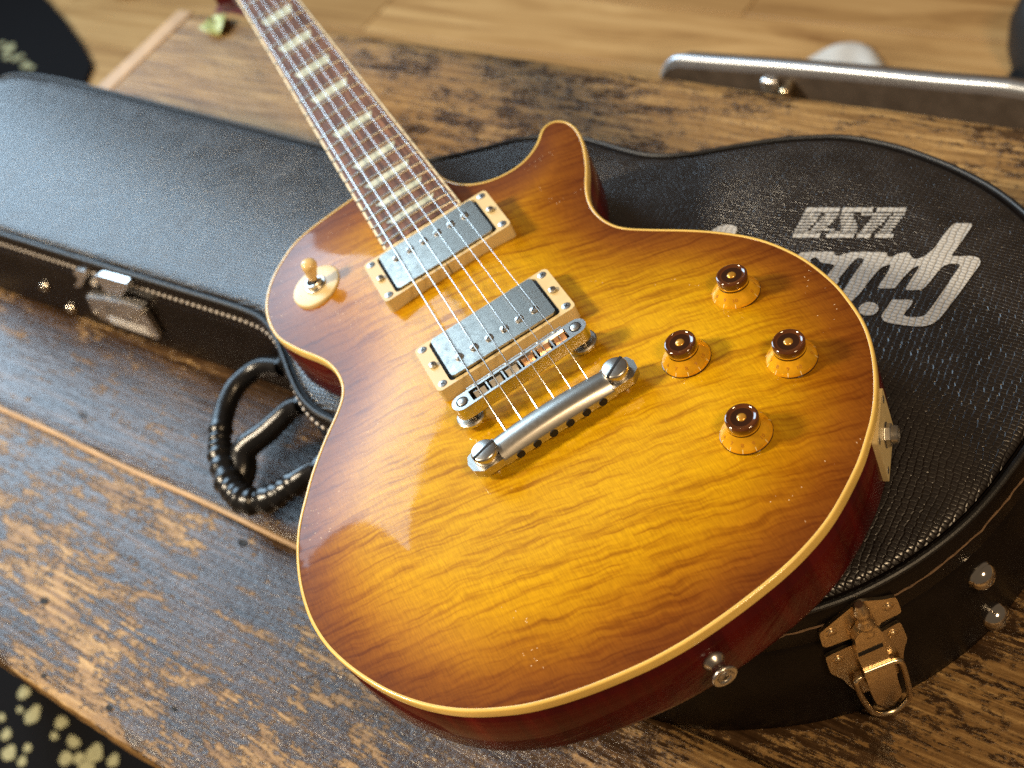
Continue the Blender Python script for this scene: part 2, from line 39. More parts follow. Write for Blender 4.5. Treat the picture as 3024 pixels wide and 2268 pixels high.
MOTIF=[[-871.4,-235.34,8.74],[-836.07,-248.86,10.67],[-857.78,-252.67,5.05],[-791.49,-239.38,9.03],[-786.7,-254.69,6.22],[-848.9,-282.3,7.13],[-825.5,-295.93,10.52],[-807.35,-281.02,5.57],[-800.6,-295.09,6.23],[-757.07,-248.69,10.19],[-720.87,-245.38,11.97],[-717.15,-263.44,10.59],[-692,-241.32,7.86],[-749.73,-267.36,9.44],[-733.21,-259.34,8.03],[-873.19,-270.58,5.8],[-2151.12,757.32,15.39],[-2098.65,734.33,11.82],[-2048.74,722.15,12.62],[-2128.16,732.78,10.87],[-2089.77,742.86,8.58],[-2024.59,719.53,8.33],[-2186.07,765.94,8.94]]
CAM_POS=[402.18,-326.06,710.65]
CAM_ROT=[[0.773594, -0.246973, 0.583572], [0.547046, 0.725092, -0.418308], [-0.319833, 0.642841, 0.696033]]
G_ROT=[[0.507817, -0.861267, -0.018456], [0.859713, 0.508034, -0.052873], [0.054914, 0.010983, 0.998431]]
G_POS=[-27.38,-7.03,185]
LENS=47.848


# ------------------------------------------------------------------ camera, world, lights
cd = bpy.data.cameras.new('camera'); cam = bpy.data.objects.new('camera', cd); COL.objects.link(cam)
cd.lens = LENS; cd.sensor_width = 36; cd.clip_start = 0.01; cd.clip_end = 50
cam.matrix_world = Matrix.Translation(Vector(CAM_POS) * .001) @ Matrix(CAM_ROT).to_4x4()
cd.dof.use_dof = True; cd.dof.focus_distance = 0.705; cd.dof.aperture_fstop = 7.0; cd.dof.aperture_blades = 0
sc.camera = cam
sc.cycles.use_denoising = False
w = bpy.data.worlds.new('World'); sc.world = w; w.use_nodes = True
w.node_tree.nodes['Background'].inputs[0].default_value = (1.0, .74, .50, 1)
w.node_tree.nodes['Background'].inputs[1].default_value = .13

def area(name, az, el, dist, sx, sy, power, col, tgt=(-.1, 0, .1)):
    l = bpy.data.lights.new(name, 'AREA'); l.shape = 'RECTANGLE'; l.size = sx; l.size_y = sy; l.energy = power; l.color = col
    o = bpy.data.objects.new(name, l); COL.objects.link(o)
    a, e = math.radians(az), math.radians(el)
    o.location = Vector(tgt) + Vector((math.cos(e) * math.cos(a), math.cos(e) * math.sin(a), math.sin(e))) * dist
    o.rotation_euler = (Vector(tgt) - o.location).to_track_quat('-Z', 'Z').to_euler()
    return o
area('window_light', 168, 27.5, 2.6, 1.9, 1.0, 62, (.54, .78, 1.0))
area('warm_fill', 224, 43, 2.3, .36, .36, 70, (1.0, .83, .60))  # added warm fill, placed so its glare misses the glossy guitar top
area('side_lamp', -12, 46, 2.2, .4, .4, 27, (1.0, .72, .42))
sc.view_settings.view_transform = 'Standard'; sc.view_settings.look = 'None'
sc.view_settings.exposure = 0.0; sc.view_settings.gamma = 1; sc.view_settings.use_curve_mapping = False

# ------------------------------------------------------------------ materials
def new_mat(name):
    m = bpy.data.materials.new(name); m.use_nodes = True
    t = m.node_tree; b = t.nodes['Principled BSDF']
    return m, t, b
def N(t, typ, **kw):
    n = t.nodes.new(typ)
    for k, v in kw.items():
        if k.startswith('i_'):
            key = k[2:]; n.inputs[int(key) if key.isdigit() else key.replace('_', ' ')].default_value = v
        else: setattr(n, k, v)
    return n
def L(t, a, b): t.links.new(a, b)
def ramp(t, fac, stops, interp='LINEAR'):
    r = t.nodes.new('ShaderNodeValToRGB'); r.color_ramp.interpolation = interp
    e = r.color_ramp.elements
    while len(e) > len(stops): e.remove(e[-1])
    while len(e) < len(stops): e.new(1)
    for x, (p, c) in zip(e, stops): x.position = p; x.color = c if len(c) == 4 else (*c, 1)
    if fac is not None: L(t, fac, r.inputs[0])
    return r.outputs[0]
def mix(t, fac, a, b, mode='MIX'):
    n = t.nodes.new('ShaderNodeMix'); n.data_type = 'RGBA'; n.blend_type = mode
    si = [n.inputs[0], n.inputs[6], n.inputs[7]]
    for s, v in zip(si, (fac, a, b)):
        if hasattr(v, 'links'): L(t, v, s)
        elif isinstance(v, tuple): s.default_value = (*v, 1) if len(v) == 3 else v
        else: s.default_value = v
    return n.outputs[2]
def math_(t, op, a, b=None, c=None):
    n = t.nodes.new('ShaderNodeMath'); n.operation = op
    for s, v in zip(n.inputs, (a, b, c)):
        if v is None: continue
        if hasattr(v, 'links'): L(t, v, s)
        else: s.default_value = v
    return n.outputs[0]
def coords(t, scale=(1, 1, 1), rot=(0, 0, 0), obj=True, loc=(0, 0, 0)):
    tc = t.nodes.new('ShaderNodeTexCoord'); mp = t.nodes.new('ShaderNodeMapping')
    mp.inputs['Scale'].default_value = scale; mp.inputs['Rotation'].default_value = rot; mp.inputs['Location'].default_value = loc
    L(t, tc.outputs['Object'], mp.inputs[0]); return mp.outputs[0]
def noise(t, vec, scale, detail=4, rough=.55, dist=0):
    n = t.nodes.new('ShaderNodeTexNoise'); n.inputs['Scale'].default_value = scale; n.inputs['Detail'].default_value = detail
    n.inputs['Roughness'].default_value = rough; n.inputs['Distortion'].default_value = dist
    L(t, vec, n.inputs['Vector']); return n.outputs['Fac']
def bump(t, b, h, strength, dist=.001):
    n = t.nodes.new('ShaderNodeBump'); n.inputs['Strength'].default_value = strength; n.inputs['Distance'].default_value = dist
    L(t, h, n.inputs['Height']); L(t, n.outputs[0], b.inputs['Normal']); return n
def simple(name, col, rough=.4, metal=0, coat=0, spec=.5, vary=.12, vscale=60, bumpy=0):
    m, t, b = new_mat(name); v = coords(t)
    f = noise(t, v, vscale, 4, .6)
    lo = tuple(c * (1 - vary) for c in col); hi = tuple(min(1, c * (1 + vary)) for c in col)
    L(t, ramp(t, f, [(.3, lo), (.7, hi)]), b.inputs['Base Color'])
    rr = N(t, 'ShaderNodeMapRange'); L(t, f, rr.inputs[0]); rr.inputs[3].default_value = max(.02, rough * .8); rr.inputs[4].default_value = rough * 1.25
    L(t, rr.outputs[0], b.inputs['Roughness'])
    b.inputs['Metallic'].default_value = metal; b.inputs['Coat Weight'].default_value = coat; b.inputs['Coat Roughness'].default_value = .06
    b.inputs['Specular IOR Level'].default_value = spec
    if bumpy: bump(t, b, noise(t, v, vscale * 8, 3, .6), bumpy, .0005)
    return m

def mat_maple():
    m, t, b = new_mat('flame_maple_sunburst')
    ed = N(t, 'ShaderNodeAttribute', attribute_name='burst').outputs['Fac']
    tc = t.nodes.new('ShaderNodeTexCoord'); sp = N(t, 'ShaderNodeSeparateXYZ'); L(t, tc.outputs['Object'], sp.inputs[0])
    cb = N(t, 'ShaderNodeCombineXYZ'); L(t, sp.outputs[0], cb.inputs[0]); L(t, sp.outputs[1], cb.inputs[1])
    L(t, math_(t, 'MULTIPLY', math_(t, 'GREATER_THAN', sp.outputs[0], 0.0), .006), cb.inputs[2])
    wn = N(t, 'ShaderNodeTexNoise'); wn.inputs['Scale'].default_value = 55; wn.inputs['Detail'].default_value = 2; L(t, cb.outputs[0], wn.inputs['Vector'])
    wa = N(t, 'ShaderNodeVectorMath', operation='MULTIPLY_ADD'); L(t, wn.outputs['Color'], wa.inputs[0]); wa.inputs[1].default_value = (.004, .0075, 0); L(t, cb.outputs[0], wa.inputs[2]); warp = wa.outputs[0]
    def fm(sc_, rot):
        m0 = t.nodes.new('ShaderNodeMapping'); m0.inputs['Rotation'].default_value = (0, 0, rot); L(t, warp, m0.inputs[0]); mp = t.nodes.new('ShaderNodeMapping'); mp.inputs['Scale'].default_value = sc_; L(t, m0.outputs[0], mp.inputs[0]); return mp.outputs[0]
    f1 = noise(t, fm((20, 235, 20), math.radians(14)), 1.0, 2, .5, .3); f2 = noise(t, fm((34, 430, 20), math.radians(18)), 1.0, 2, .5, .3)
    f3 = noise(t, fm((7, 45, 20), math.radians(10)), 1.0, 2, .5, .4)
    fl = math_(t, 'ADD', math_(t, 'ADD', math_(t, 'MULTIPLY', f1, .46), math_(t, 'MULTIPLY', f2, .36)), math_(t, 'MULTIPLY', f3, .18))
    blot = noise(t, coords(t, (14, 9, 10)), 1.0, 2, .5)
    e2 = math_(t, 'ADD', ed, math_(t, 'MULTIPLY', math_(t, 'SUBTRACT', blot, .5), .22))
    base = ramp(t, e2, [(0.0, (.14, .038, .003)), (.12, (.225, .074, .004)), (.30, (.36, .150, .003)), (.56, (.49, .250, .002)), (1.0, (.56, .315, .003))])
    flame = ramp(t, fl, [(.36, (.60, .48, .36)), (.44, (.83, .75, .66)), (.51, (1.0, 1.0, 1.0)), (.62, (1.13, 1.18, 1.1))])
    c = mix(t, 1.0, base, flame, 'MULTIPLY')
    g = noise(t, coords(t, (1500, 130, 300)), 1.0, 3, .65)
    c = mix(t, 1.0, c, ramp(t, g, [(.3, (.80, .76, .7)), (.65, (1.08, 1.08, 1.08))]), 'MULTIPLY')
    # dings : pale chips in the lacquer, denser toward the rim
    dl = []
    for sc_, rot, th in (((150, 420, 150), .5, .075), ((420, 140, 150), .9, .07), ((260, 300, 200), .2, .08)):
        vo = N(t, 'ShaderNodeTexVoronoi', feature='F1'); vo.inputs['Scale'].default_value = 1; L(t, coords(t, sc_, (0, 0, rot), loc=(rot, 0, 0)), vo.inputs['Vector'])
        dl.append(math_(t, 'LESS_THAN', vo.outputs['Distance'], th))
    dm = math_(t, 'MAXIMUM', math_(t, 'MAXIMUM', dl[0], dl[1]), dl[2])
    wh = math_(t, 'GREATER_THAN', noise(t, coords(t, (17, 17, 17)), 1.0, 3), .59)
    em = math_(t, 'LESS_THAN', ed, .62)
    ding = math_(t, 'MULTIPLY', math_(t, 'MULTIPLY', dm, wh), em)
    c = mix(t, math_(t, 'MULTIPLY', ding, .8), c, (.85, .68, .45))
    L(t, c, b.inputs['Base Color'])
    b.inputs['Roughness'].default_value = .42; b.inputs['Specular IOR Level'].default_value = .12
    b.inputs['Coat Weight'].default_value = .42; b.inputs['Coat IOR'].default_value = 1.42
    rr = N(t, 'ShaderNodeMapRange'); L(t, noise(t, coords(t, (30, 30, 30)), 1, 4), rr.inputs[0]); rr.inputs[1].default_value = .3; rr.inputs[2].default_value = .7; rr.inputs[3].default_value = .03; rr.inputs[4].default_value = .10
    L(t, rr.outputs[0], b.inputs['Coat Roughness'])
    bn = N(t, 'ShaderNodeBump'); bn.inputs['Strength'].default_value = .25; bn.inputs['Distance'].default_value = .0006
    L(t, math_(t, 'SUBTRACT', noise(t, coords(t, (25, 25, 25)), 1, 3), math_(t, 'MULTIPLY', ding, .6)), bn.inputs['Height'])
    L(t, bn.outputs[0], b.inputs['Coat Normal'])
    return m

def mat_mahogany():
    m, t, b = new_mat('cherry_mahogany')
    g = noise(t, coords(t, (60, 60, 6)), 1, 5, .6, .5)
    L(t, ramp(t, g, [(.3, (.026, .0010, .0008)), (.55, (.062, .0024, .0018)), (.75, (.10, .006, .0035))]), b.inputs['Base Color'])
    b.inputs['Roughness'].default_value = .4; b.inputs['Specular IOR Level'].default_value = .1; b.inputs['Coat Weight'].default_value = .4; b.inputs['Coat Roughness'].default_value = .04
    bump(t, b, g, .08, .0006)
    return m

def mat_table():
    m, t, b = new_mat('worn_table_wood')
    tc = t.nodes.new('ShaderNodeTexCoord'); oi = t.nodes.new('ShaderNodeObjectInfo')
    va = N(t, 'ShaderNodeVectorMath', operation='ADD'); L(t, tc.outputs['Object'], va.inputs[0])
    cm = N(t, 'ShaderNodeCombineXYZ'); L(t, math_(t, 'MULTIPLY', oi.outputs['Random'], 3.0), cm.inputs[1]); L(t, cm.outputs[0], va.inputs[1])
    P = va.outputs[0]
    def cs(sx, sy, sz=None, rot=0):
        mp = t.nodes.new('ShaderNodeMapping'); mp.inputs['Scale'].default_value = (sx, sy, sz or sy); mp.inputs['Rotation'].default_value = (0, 0, rot)
        L(t, P, mp.inputs[0]); return mp.outputs[0]
    grain = noise(t, cs(9, 260), 1, 6, .62, .35)
    grain2 = noise(t, cs(3.0, 55), 1, 4, .6, .8)
    big = noise(t, cs(3.2, 5.5), 1, 4, .6, .3)
    mid = noise(t, cs(22, 48), 1, 6, .68, .7)
    streak = noise(t, cs(26, 330), 1, 5, .66, .25)
    fine = noise(t, cs(90, 420), 1, 4, .7)
    speck = noise(t, cs(210, 260), 1, 3, .7)
    bare = ramp(t, grain, [(.30, (.11, .055, .018)), (.48, (.30, .175, .062)), (.66, (.56, .37, .155))])
    bare = mix(t, .55, bare, ramp(t, grain2, [(.3, (.45, .36, .28)), (.65, (1.1, 1.08, 1.02))]), 'MULTIPLY')
    dark = ramp(t, grain, [(.3, (.016, .008, .0035)), (.52, (.055, .029, .013)), (.72, (.15, .085, .038))])
    # where the varnish survives
    s = math_(t, 'ADD', math_(t, 'MULTIPLY', big, .78), math_(t, 'MULTIPLY', mid, .90))
    s = math_(t, 'ADD', s, math_(t, 'MULTIPLY', streak, .66))
    s = math_(t, 'ADD', s, math_(t, 'MULTIPLY', fine, .50))
    s = math_(t, 'ADD', s, math_(t, 'MULTIPLY', speck, .38))
    s = math_(t, 'SUBTRACT', s, 1.11)       # mean 0.5
    bias = N(t, 'ShaderNodeAttribute', attribute_name='wear').outputs['Fac']
    s = math_(t, 'ADD', s, bias)
    mask = ramp(t, s, [(.485, (0, 0, 0)), (.54, (.6, .6, .6)), (.60, (1, 1, 1))])
    c = mix(t, mask, dark, bare)
    film = ramp(t, speck, [(.35, (.75, .75, .75)), (.65, (1.1, 1.1, 1.1))])
    c = mix(t, .6, c, film, 'MULTIPLY')
    L(t, c, b.inputs['Base Color'])
    rr = ramp(t, s, [(.44, (.19, .19, .19)), (.60, (.50, .50, .50))])
    L(t, rr, b.inputs['Roughness'])
    b.inputs['Specular IOR Level'].default_value = .46
    relief = noise(t, cs(60, 110), 1, 3, .6, .5)
    h = math_(t, 'ADD', math_(t, 'MULTIPLY', mask, -.45), math_(t, 'ADD', math_(t, 'MULTIPLY', streak, .9), math_(t, 'MULTIPLY', speck, .6)))
    h = math_(t, 'ADD', h, math_(t, 'MULTIPLY', relief, .9))
    bump(t, b, h, .7, .0012)
    return m

def mat_lid(print_=False, side=False):
    m, t, b = new_mat('lid_print' if print_ else ('case_side_leatherette' if side else 'snakeskin_leatherette'))
    nz = N(t, 'ShaderNodeTexNoise'); nz.inputs['Scale'].default_value = 26; nz.inputs['Detail'].default_value = 2
    tc = t.nodes.new('ShaderNodeTexCoord'); L(t, tc.outputs['Object'], nz.inputs['Vector'])
    mp = t.nodes.new('ShaderNodeMapping'); mp.inputs['Rotation'].default_value = (0, 0, math.radians(-4)); 
    ad = N(t, 'ShaderNodeVectorMath', operation='MULTIPLY_ADD'); L(t, nz.outputs['Color'], ad.inputs[0]); ad.inputs[1].default_value = (.007, .004, 0)
    L(t, tc.outputs['Object'], ad.inputs[2]); L(t, ad.outputs[0], mp.inputs[0])
    if side:
        h = noise(t, mp.outputs[0], 900, 3, .6)
        cell = h
    else:
        mp.inputs['Scale'].default_value = (270, 385, 1)
        vo = N(t, 'ShaderNodeTexVoronoi', feature='DISTANCE_TO_EDGE', voronoi_dimensions='2D'); vo.inputs['Scale'].default_value = 1; vo.inputs['Randomness'].default_value = .28
        L(t, mp.outputs[0], vo.inputs['Vector'])
        cell = vo.outputs['Distance']
        h = ramp(t, cell, [(0, (0, 0, 0)), (.07, (.55, .55, .55)), (.20, (.92, .92, .92)), (.40, (1, 1, 1))])
    wear = noise(t, tc.outputs['Object'], 40, 4, .6)
    if print_:
        c = ramp(t, cell, [(.0, (.22, .215, .21)), (.07, (.44, .44, .435)), (.3, (.54, .54, .53))])
        L(t, c, b.inputs['Base Color']); b.inputs['Roughness'].default_value = .55
    else:
        dk = (.008, .0055, .0045) if not side else (.005, .0035, .003); md = (.016, .0115, .0095) if not side else (.010, .007, .006)
        c = ramp(t, wear, [(.3, dk), (.7, md)])
        L(t, c, b.inputs['Base Color'])
        rr = N(t, 'ShaderNodeMapRange'); L(t, wear, rr.inputs[0]); rr.inputs[1].default_value = .3; rr.inputs[2].default_value = .7
        rr.inputs[3].default_value = .26; rr.inputs[4].default_value = .38
        L(t, rr.outputs[0], b.inputs['Roughness'])
        b.inputs['Specular IOR Level'].default_value = .12 if side else 1.0
    bump(t, b, h, .25 if side else .62, .0004 if side else .0009)
    return m

def mat_aged(name, col, r0, r1, scale=90, metal=1.0, dark=.55):
    m, t, b = new_mat(name); v = coords(t)
    f = noise(t, v, scale, 8, .72, 0); g = noise(t, v, scale * 9, 4, .7)
    k = math_(t, 'ADD', math_(t, 'MULTIPLY', f, .6), math_(t, 'MULTIPLY', g, .4))
    L(t, ramp(t, k, [(.36, tuple(c * dark for c in col)), (.52, col), (.68, tuple(min(1, c * 1.25) for c in col))]), b.inputs['Base Color'])
    b.inputs['Metallic'].default_value = metal
    rr = N(t, 'ShaderNodeMapRange'); L(t, k, rr.inputs[0]); rr.inputs[1].default_value = .35; rr.inputs[2].default_value = .65; rr.inputs[3].default_value = r1; rr.inputs[4].default_value = r0
    L(t, rr.outputs[0], b.inputs['Roughness']); bump(t, b, f, .05, .0004)
    return m

def mat_rosewood():
    m, t, b = new_mat('rosewood')
    g = noise(t, coords(t, (420, 22, 100)), 1, 5, .65, .3)
    L(t, ramp(t, g, [(.32, (.050, .022, .013)), (.52, (.15, .070, .042)), (.72, (.33, .165, .095))]), b.inputs['Base Color'])
    b.inputs['Roughness'].default_value = .5; b.inputs['Specular IOR Level'].default_value = .2; bump(t, b, g, .2, .0005); return m

def mat_pearl():
    m, t, b = new_mat('pearloid')
    g = noise(t, coords(t, (90, 160, 90)), 1, 3, .6, 1.5)
    L(t, ramp(t, g, [(.3, (.36, .39, .29)), (.5, (.52, .55, .43)), (.7, (.68, .70, .58))]), b.inputs['Base Color'])
    b.inputs['Roughness'].default_value = .25; return m

def mat_floor():
    m, t, b = new_mat('oak_floor')
    oi = t.nodes.new('ShaderNodeObjectInfo'); tc = t.nodes.new('ShaderNodeTexCoord')
    cm = N(t, 'ShaderNodeCombineXYZ'); L(t, math_(t, 'MULTIPLY', oi.outputs['Random'], 9), cm.inputs[0])
    va = N(t, 'ShaderNodeVectorMath', operation='ADD'); L(t, tc.outputs['Object'], va.inputs[0]); L(t, cm.outputs[0], va.inputs[1])
    mp = t.nodes.new('ShaderNodeMapping'); mp.inputs['Scale'].default_value = (2.2, 26, 10); L(t, va.outputs[0], mp.inputs[0])
    g = noise(t, mp.outputs[0], 1, 6, .62, 1.2)
    c = ramp(t, g, [(.3, (.24, .115, .035)), (.5, (.46, .27, .10)), (.7, (.62, .40, .17))])
    tone = ramp(t, oi.outputs['Random'], [(0, (.78, .74, .70)), (1, (1.15, 1.15, 1.18))])
    L(t, mix(t, 1, c, tone, 'MULTIPLY'), b.inputs['Base Color']); b.inputs['Roughness'].default_value = .45
    bump(t, b, g, .1, .001); return m

MAPLE = mat_maple(); MAHOG = mat_mahogany(); TABLE = mat_table(); LID = mat_lid(); SIDE = mat_lid(side=True); PRINT = mat_lid(True)
ROSE = mat_rosewood(); PEARL = mat_pearl(); FLOOR = mat_floor(); RUG = simple('black_rug_pile', (.006, .006, .007), .95, spec=.1, vary=.3, vscale=300, bumpy=.6); TUFT = simple('cream_rug_motif', (.34, .32, .18), .9, spec=.1, vary=.2, vscale=200, bumpy=.6)
BIND = simple('aged_cream_binding', (.72, .49, .125), .3, coat=.5, vary=.10, vscale=45)
FBIND = simple('cream_fretboard_binding', (.80, .70, .48), .35, vary=.08)
CREAM = simple('cream_plastic', (.64, .50, .25), .34, vary=.06, vscale=120)
TIP = simple('amber_switch_tip', (.76, .55, .24), .3, coat=.4, vary=.06)
COVER = mat_aged('aged_nickel_cover', (.34, .32, .28), .18, .34, 170, .97, .60)
NICKEL = mat_aged('worn_nickel', (.58, .555, .51), .24, .38, 260, 1, .85)
ALU = mat_aged('brushed_tailpiece', (.50, .475, .43), .28, .42, 420, 1, .75)
SCREW = simple('screw_steel', (.55, .53, .50), .36, 1, vary=.2, vscale=900)
STRING = simple('string_steel', (.75, .73, .70), .25, 1, vary=.05)
FRET = simple('fret_wire', (.40, .37, .32), .35, 1, vary=.15)
BRASS = mat_aged('tarnished_latch_metal', (.74, .60, .40), .20, .34, 260, 1, .80)
LATCHN = mat_aged('nickel_lock', (.90, .87, .84), .28, .42, 160, 1, .85)
CHROME = simple('domed_stud_metal', (.62, .58, .52), .12, 1, vary=.06)
BLACK = simple('black_hollow_shade', (.004, .003, .003), .7, vary=.1)  # flat black that colours in the shade inside holes, slots and gaps
BLKLEA = simple('black_wrapped_leather', (.008, .008, .009), .22, vary=.3, vscale=120, bumpy=.25)
PIPE = simple('black_piping', (.010, .010, .011), .42, vary=.25, vscale=150, bumpy=.4)
STITCH = simple('pale_stitch_thread', (.62, .56, .50), .7, vary=.15)
THREAD = simple('brown_thread', (.16, .095, .05), .7, vary=.3, vscale=300)
KGOLD = simple('amber_gold_knob', (.84, .42, .014), .20, metal=.35, coat=.25, spec=.2, vary=.22, vscale=130)
KDARK = simple('dark_amber_knob_cap', (.026, .0075, .0025), .10, coat=1, vary=.2)
KRIM = simple('translucent_amber_rim', (.085, .024, .005), .10, coat=1, vary=.2)
KDOT = simple('gold_knob_centre', (.60, .30, .035), .3, metal=.5, coat=.6, vary=.15)
KNUM = simple('dark_numeral_print', (.42, .17, .014), .4, vary=.1)
KTICK = simple('pale_tick_print', (.85, .72, .35), .4, vary=.1)
COPPER = simple('worn_saddle_brass', (.50, .28, .15), .3, 1, vary=.2, vscale=400)
GREYRIM = simple('silver_rim', (.55, .58, .62), .36, metal=.8, vary=.06)
DKPANEL = simple('dark_panel', (.075, .058, .046), .5, vary=.2)
WHITE = simple('white_felt', (.78, .76, .71), .6, vary=.06)
LEAF = simple('pale_green_leaf', (.42, .46, .17), .45, vary=.35, vscale=45)
BOOT = simple('black_boot_leather', (.005, .005, .006), .5, vary=.2)
TAN = simple('tan_turned_wood', (.40, .24, .11), .4, vary=.15)
WINE = simple('wine_red_cloth', (.07, .006, .008), .8, vary=.2)
BATTEN = simple('pale_worn_edge_wood', (.46, .30, .16), .5, vary=.25, vscale=20)
LOGOT = simple('faint_gold_lettering', (.82, .68, .40), .3, vary=.05)

# ------------------------------------------------------------------ mesh helpers (millimetres in, metres out)
def mk(name, verts, faces, mat, parent=None, smooth=35, bevel=0, seg=2, raw=False):
    me = bpy.data.meshes.new(name)
    v = np.asarray(verts, float)
    me.from_pydata((v * (1 if raw else .001)).tolist(), [], [list(map(int, f)) for f in faces]); me.update()
    me.materials.append(mat)
    me.polygons.foreach_set('use_smooth', [True] * len(me.polygons))
    if smooth < 180: me.set_sharp_from_angle(angle=math.radians(smooth))
    o = bpy.data.objects.new(name, me); COL.objects.link(o)
    if parent: o.parent = parent
    if bevel:
        b = o.modifiers.new('bevel', 'BEVEL'); b.width = bevel * .001; b.segments = seg; b.limit_method = 'ANGLE'; b.angle_limit = math.radians(40)
    return o
def empty(name, M=None):
    o = bpy.data.objects.new(name, None); COL.objects.link(o); o.empty_display_size = .05
    if M is not None: o.matrix_world = M
    return o
def tag(o, label=None, cat=None, group=None, kind=None):
    if label: o['label'] = label
    if cat: o['category'] = cat
    if group: o['group'] = group
    if kind: o['kind'] = kind
    return o
class MB:
    def __init__(s): s.v = []; s.f = []
    def add(s, v, f):
        k = len(s.v); s.v += [tuple(p) for p in v]; s.f += [[i + k for i in q] for q in f]; return s
    def tf(s, M):
        s.v = [tuple(M @ Vector(p)) for p in s.v]; return s
    @property
    def vf(s): return s.v, s.f
    def mk(s, name, mat, parent=None, **k): return mk(name, s.v, s.f, mat, parent, **k)
def box(x0, x1, y0, y1, z0, z1):
    return [(x, y, z) for z in (z0, z1) for y in (y0, y1) for x in (x0, x1)], [(0, 2, 3, 1), (4, 5, 7, 6), (0, 1, 5, 4), (2, 6, 7, 3), (0, 4, 6, 2), (1, 3, 7, 5)]
def lathe(prof, seg=32, close=True):
    v = []; f = []
    for r, z in prof:
        for i in range(seg):
            a = 2 * math.pi * i / seg; v.append((r * math.cos(a), r * math.sin(a), z))
    n = len(prof)
    for j in range(n - 1):
        for i in range(seg):
            k = (i + 1) % seg; f.append((j * seg + i, j * seg + k, (j + 1) * seg + k, (j + 1) * seg + i))
    if close:
        f.append(tuple(range(seg))[::-1]); f.append(tuple(range((n - 1) * seg, n * seg)))
    return v, f
def tube(pts, r, seg=10, closed=False, caps=True):
    P = [Vector(p) for p in pts]; n = len(P); v = []; f = []; up = None
    for i in range(n):
        if closed: t = P[(i + 1) % n] - P[i - 1]
        else: t = P[min(i + 1, n - 1)] - P[max(i - 1, 0)]
        t.normalize()
        if up is None:
            up = Vector((0, 0, 1)) if abs(t.z) < .9 else Vector((1, 0, 0))
        a = t.cross(up).normalized(); bb = a.cross(t).normalized(); up = bb
        rr = r[i] if hasattr(r, '__len__') else r
        for k in range(seg):
            q = 2 * math.pi * k / seg; v.append(P[i] + a * math.cos(q) * rr + bb * math.sin(q) * rr)
    m = n if closed else n - 1
    for i in range(m):
        for k in range(seg):
            a0 = i * seg + k; a1 = i * seg + (k + 1) % seg; b0 = ((i + 1) % n) * seg + k; b1 = ((i + 1) % n) * seg + (k + 1) % seg
            f.append((a0, a1, b1, b0))
    if not closed and caps: f.append(tuple(range(seg))[::-1]); f.append(tuple(range((n - 1) * seg, n * seg)))
    return v, f
def rrect(hx, hy, r, n=5):
    out = []
    for cx, cy, a0 in ((hx - r, hy - r, 0), (-hx + r, hy - r, 90), (-hx + r, -hy + r, 180), (hx - r, -hy + r, 270)):
        for i in range(n + 1):
            a = math.radians(a0 + 90 * i / n); out.append((cx + r * math.cos(a), cy + r * math.sin(a)))
    return out
def area2(P): return sum(P[i - 1][0] * P[i][1] - P[i][0] * P[i - 1][1] for i in range(len(P)))
def ccw(P): P = [tuple(p) for p in P]; return P if area2(P) > 0 else P[::-1]
def cdt(outer, holes=(), pts=()):
    vs = []; es = []
    for loop in [outer] + list(holes):
        k = len(vs); n = len(loop); vs += [Vector((p[0], p[1])) for p in loop]; es += [(k + i, k + (i + 1) % n) for i in range(n)]
    vs += [Vector((p[0], p[1])) for p in pts]
    r = geometry.delaunay_2d_cdt(vs, es, [], 1, 1e-6)
    fs = [q for q in r[2]]
    if fs:
        cen = np.array([[sum(r[0][i][k] for i in q) / len(q) for k in (0, 1)] for q in fs]); ok = inside(cen, outer)
        for h in holes: ok &= ~inside(cen, h)
        fs = [q for q, o_ in zip(fs, ok) if o_]
    return r[0], fs
def prism(outer, z0, z1, holes=(), depth=None, ztop=None):
    """extruded outline; holes go down `depth` from the top and have a floor"""
    outer = ccw(outer); holes = [ccw(h) for h in holes]
    zt = ztop or (lambda x, y: z1); v = []; f = []
    tv, tf = cdt(outer, holes)
    v += [(p[0], p[1], zt(p[0], p[1])) for p in tv]
    for q in tf:
        a, b, c = (tv[i] for i in q[:3]); s = (b - a).cross(c - a) if hasattr((b - a), 'cross') else 0
        f.append(tuple(q) if s > 0 else tuple(q)[::-1])
    k = len(v); n = len(outer)
    v += [(x, y, zt(x, y)) for x, y in outer] + [(x, y, z0) for x, y in outer]
    f += [(k + n + i, k + n + (i + 1) % n, k + (i + 1) % n, k + i) for i in range(n)]
    f.append(tuple(k + n + i for i in range(n))[::-1])
    for h in holes:
        k = len(v); n = len(h)
        v += [(x, y, zt(x, y)) for x, y in h] + [(x, y, zt(x, y) - depth) for x, y in h]
        f += [(k + i, k + (i + 1) % n, k + n + (i + 1) % n, k + n + i) for i in range(n)]
        f.append(tuple(k + n + i for i in range(n)))
    return v, f
def weld(o, d=1e-6):
    import bmesh
    bm = bmesh.new(); bm.from_mesh(o.data); bmesh.ops.remove_doubles(bm, verts=bm.verts, dist=d); bmesh.ops.recalc_face_normals(bm, faces=bm.faces)
    bm.to_mesh(o.data); bm.free(); o.data.polygons.foreach_set('use_smooth', [True] * len(o.data.polygons)); o.data.set_sharp_from_angle(angle=math.radians(35)); return o
def dist_poly(Pt, poly):
    A = np.asarray(poly, float); B = np.roll(A, -1, 0); d = B - A; dd = (d * d).sum(1); out = np.empty(len(Pt))
    for i, p in enumerate(Pt):
        t = np.clip(((p - A) * d).sum(1) / dd, 0, 1); q = A + t[:, None] * d - p; out[i] = math.sqrt((q * q).sum(1).min())
    return out
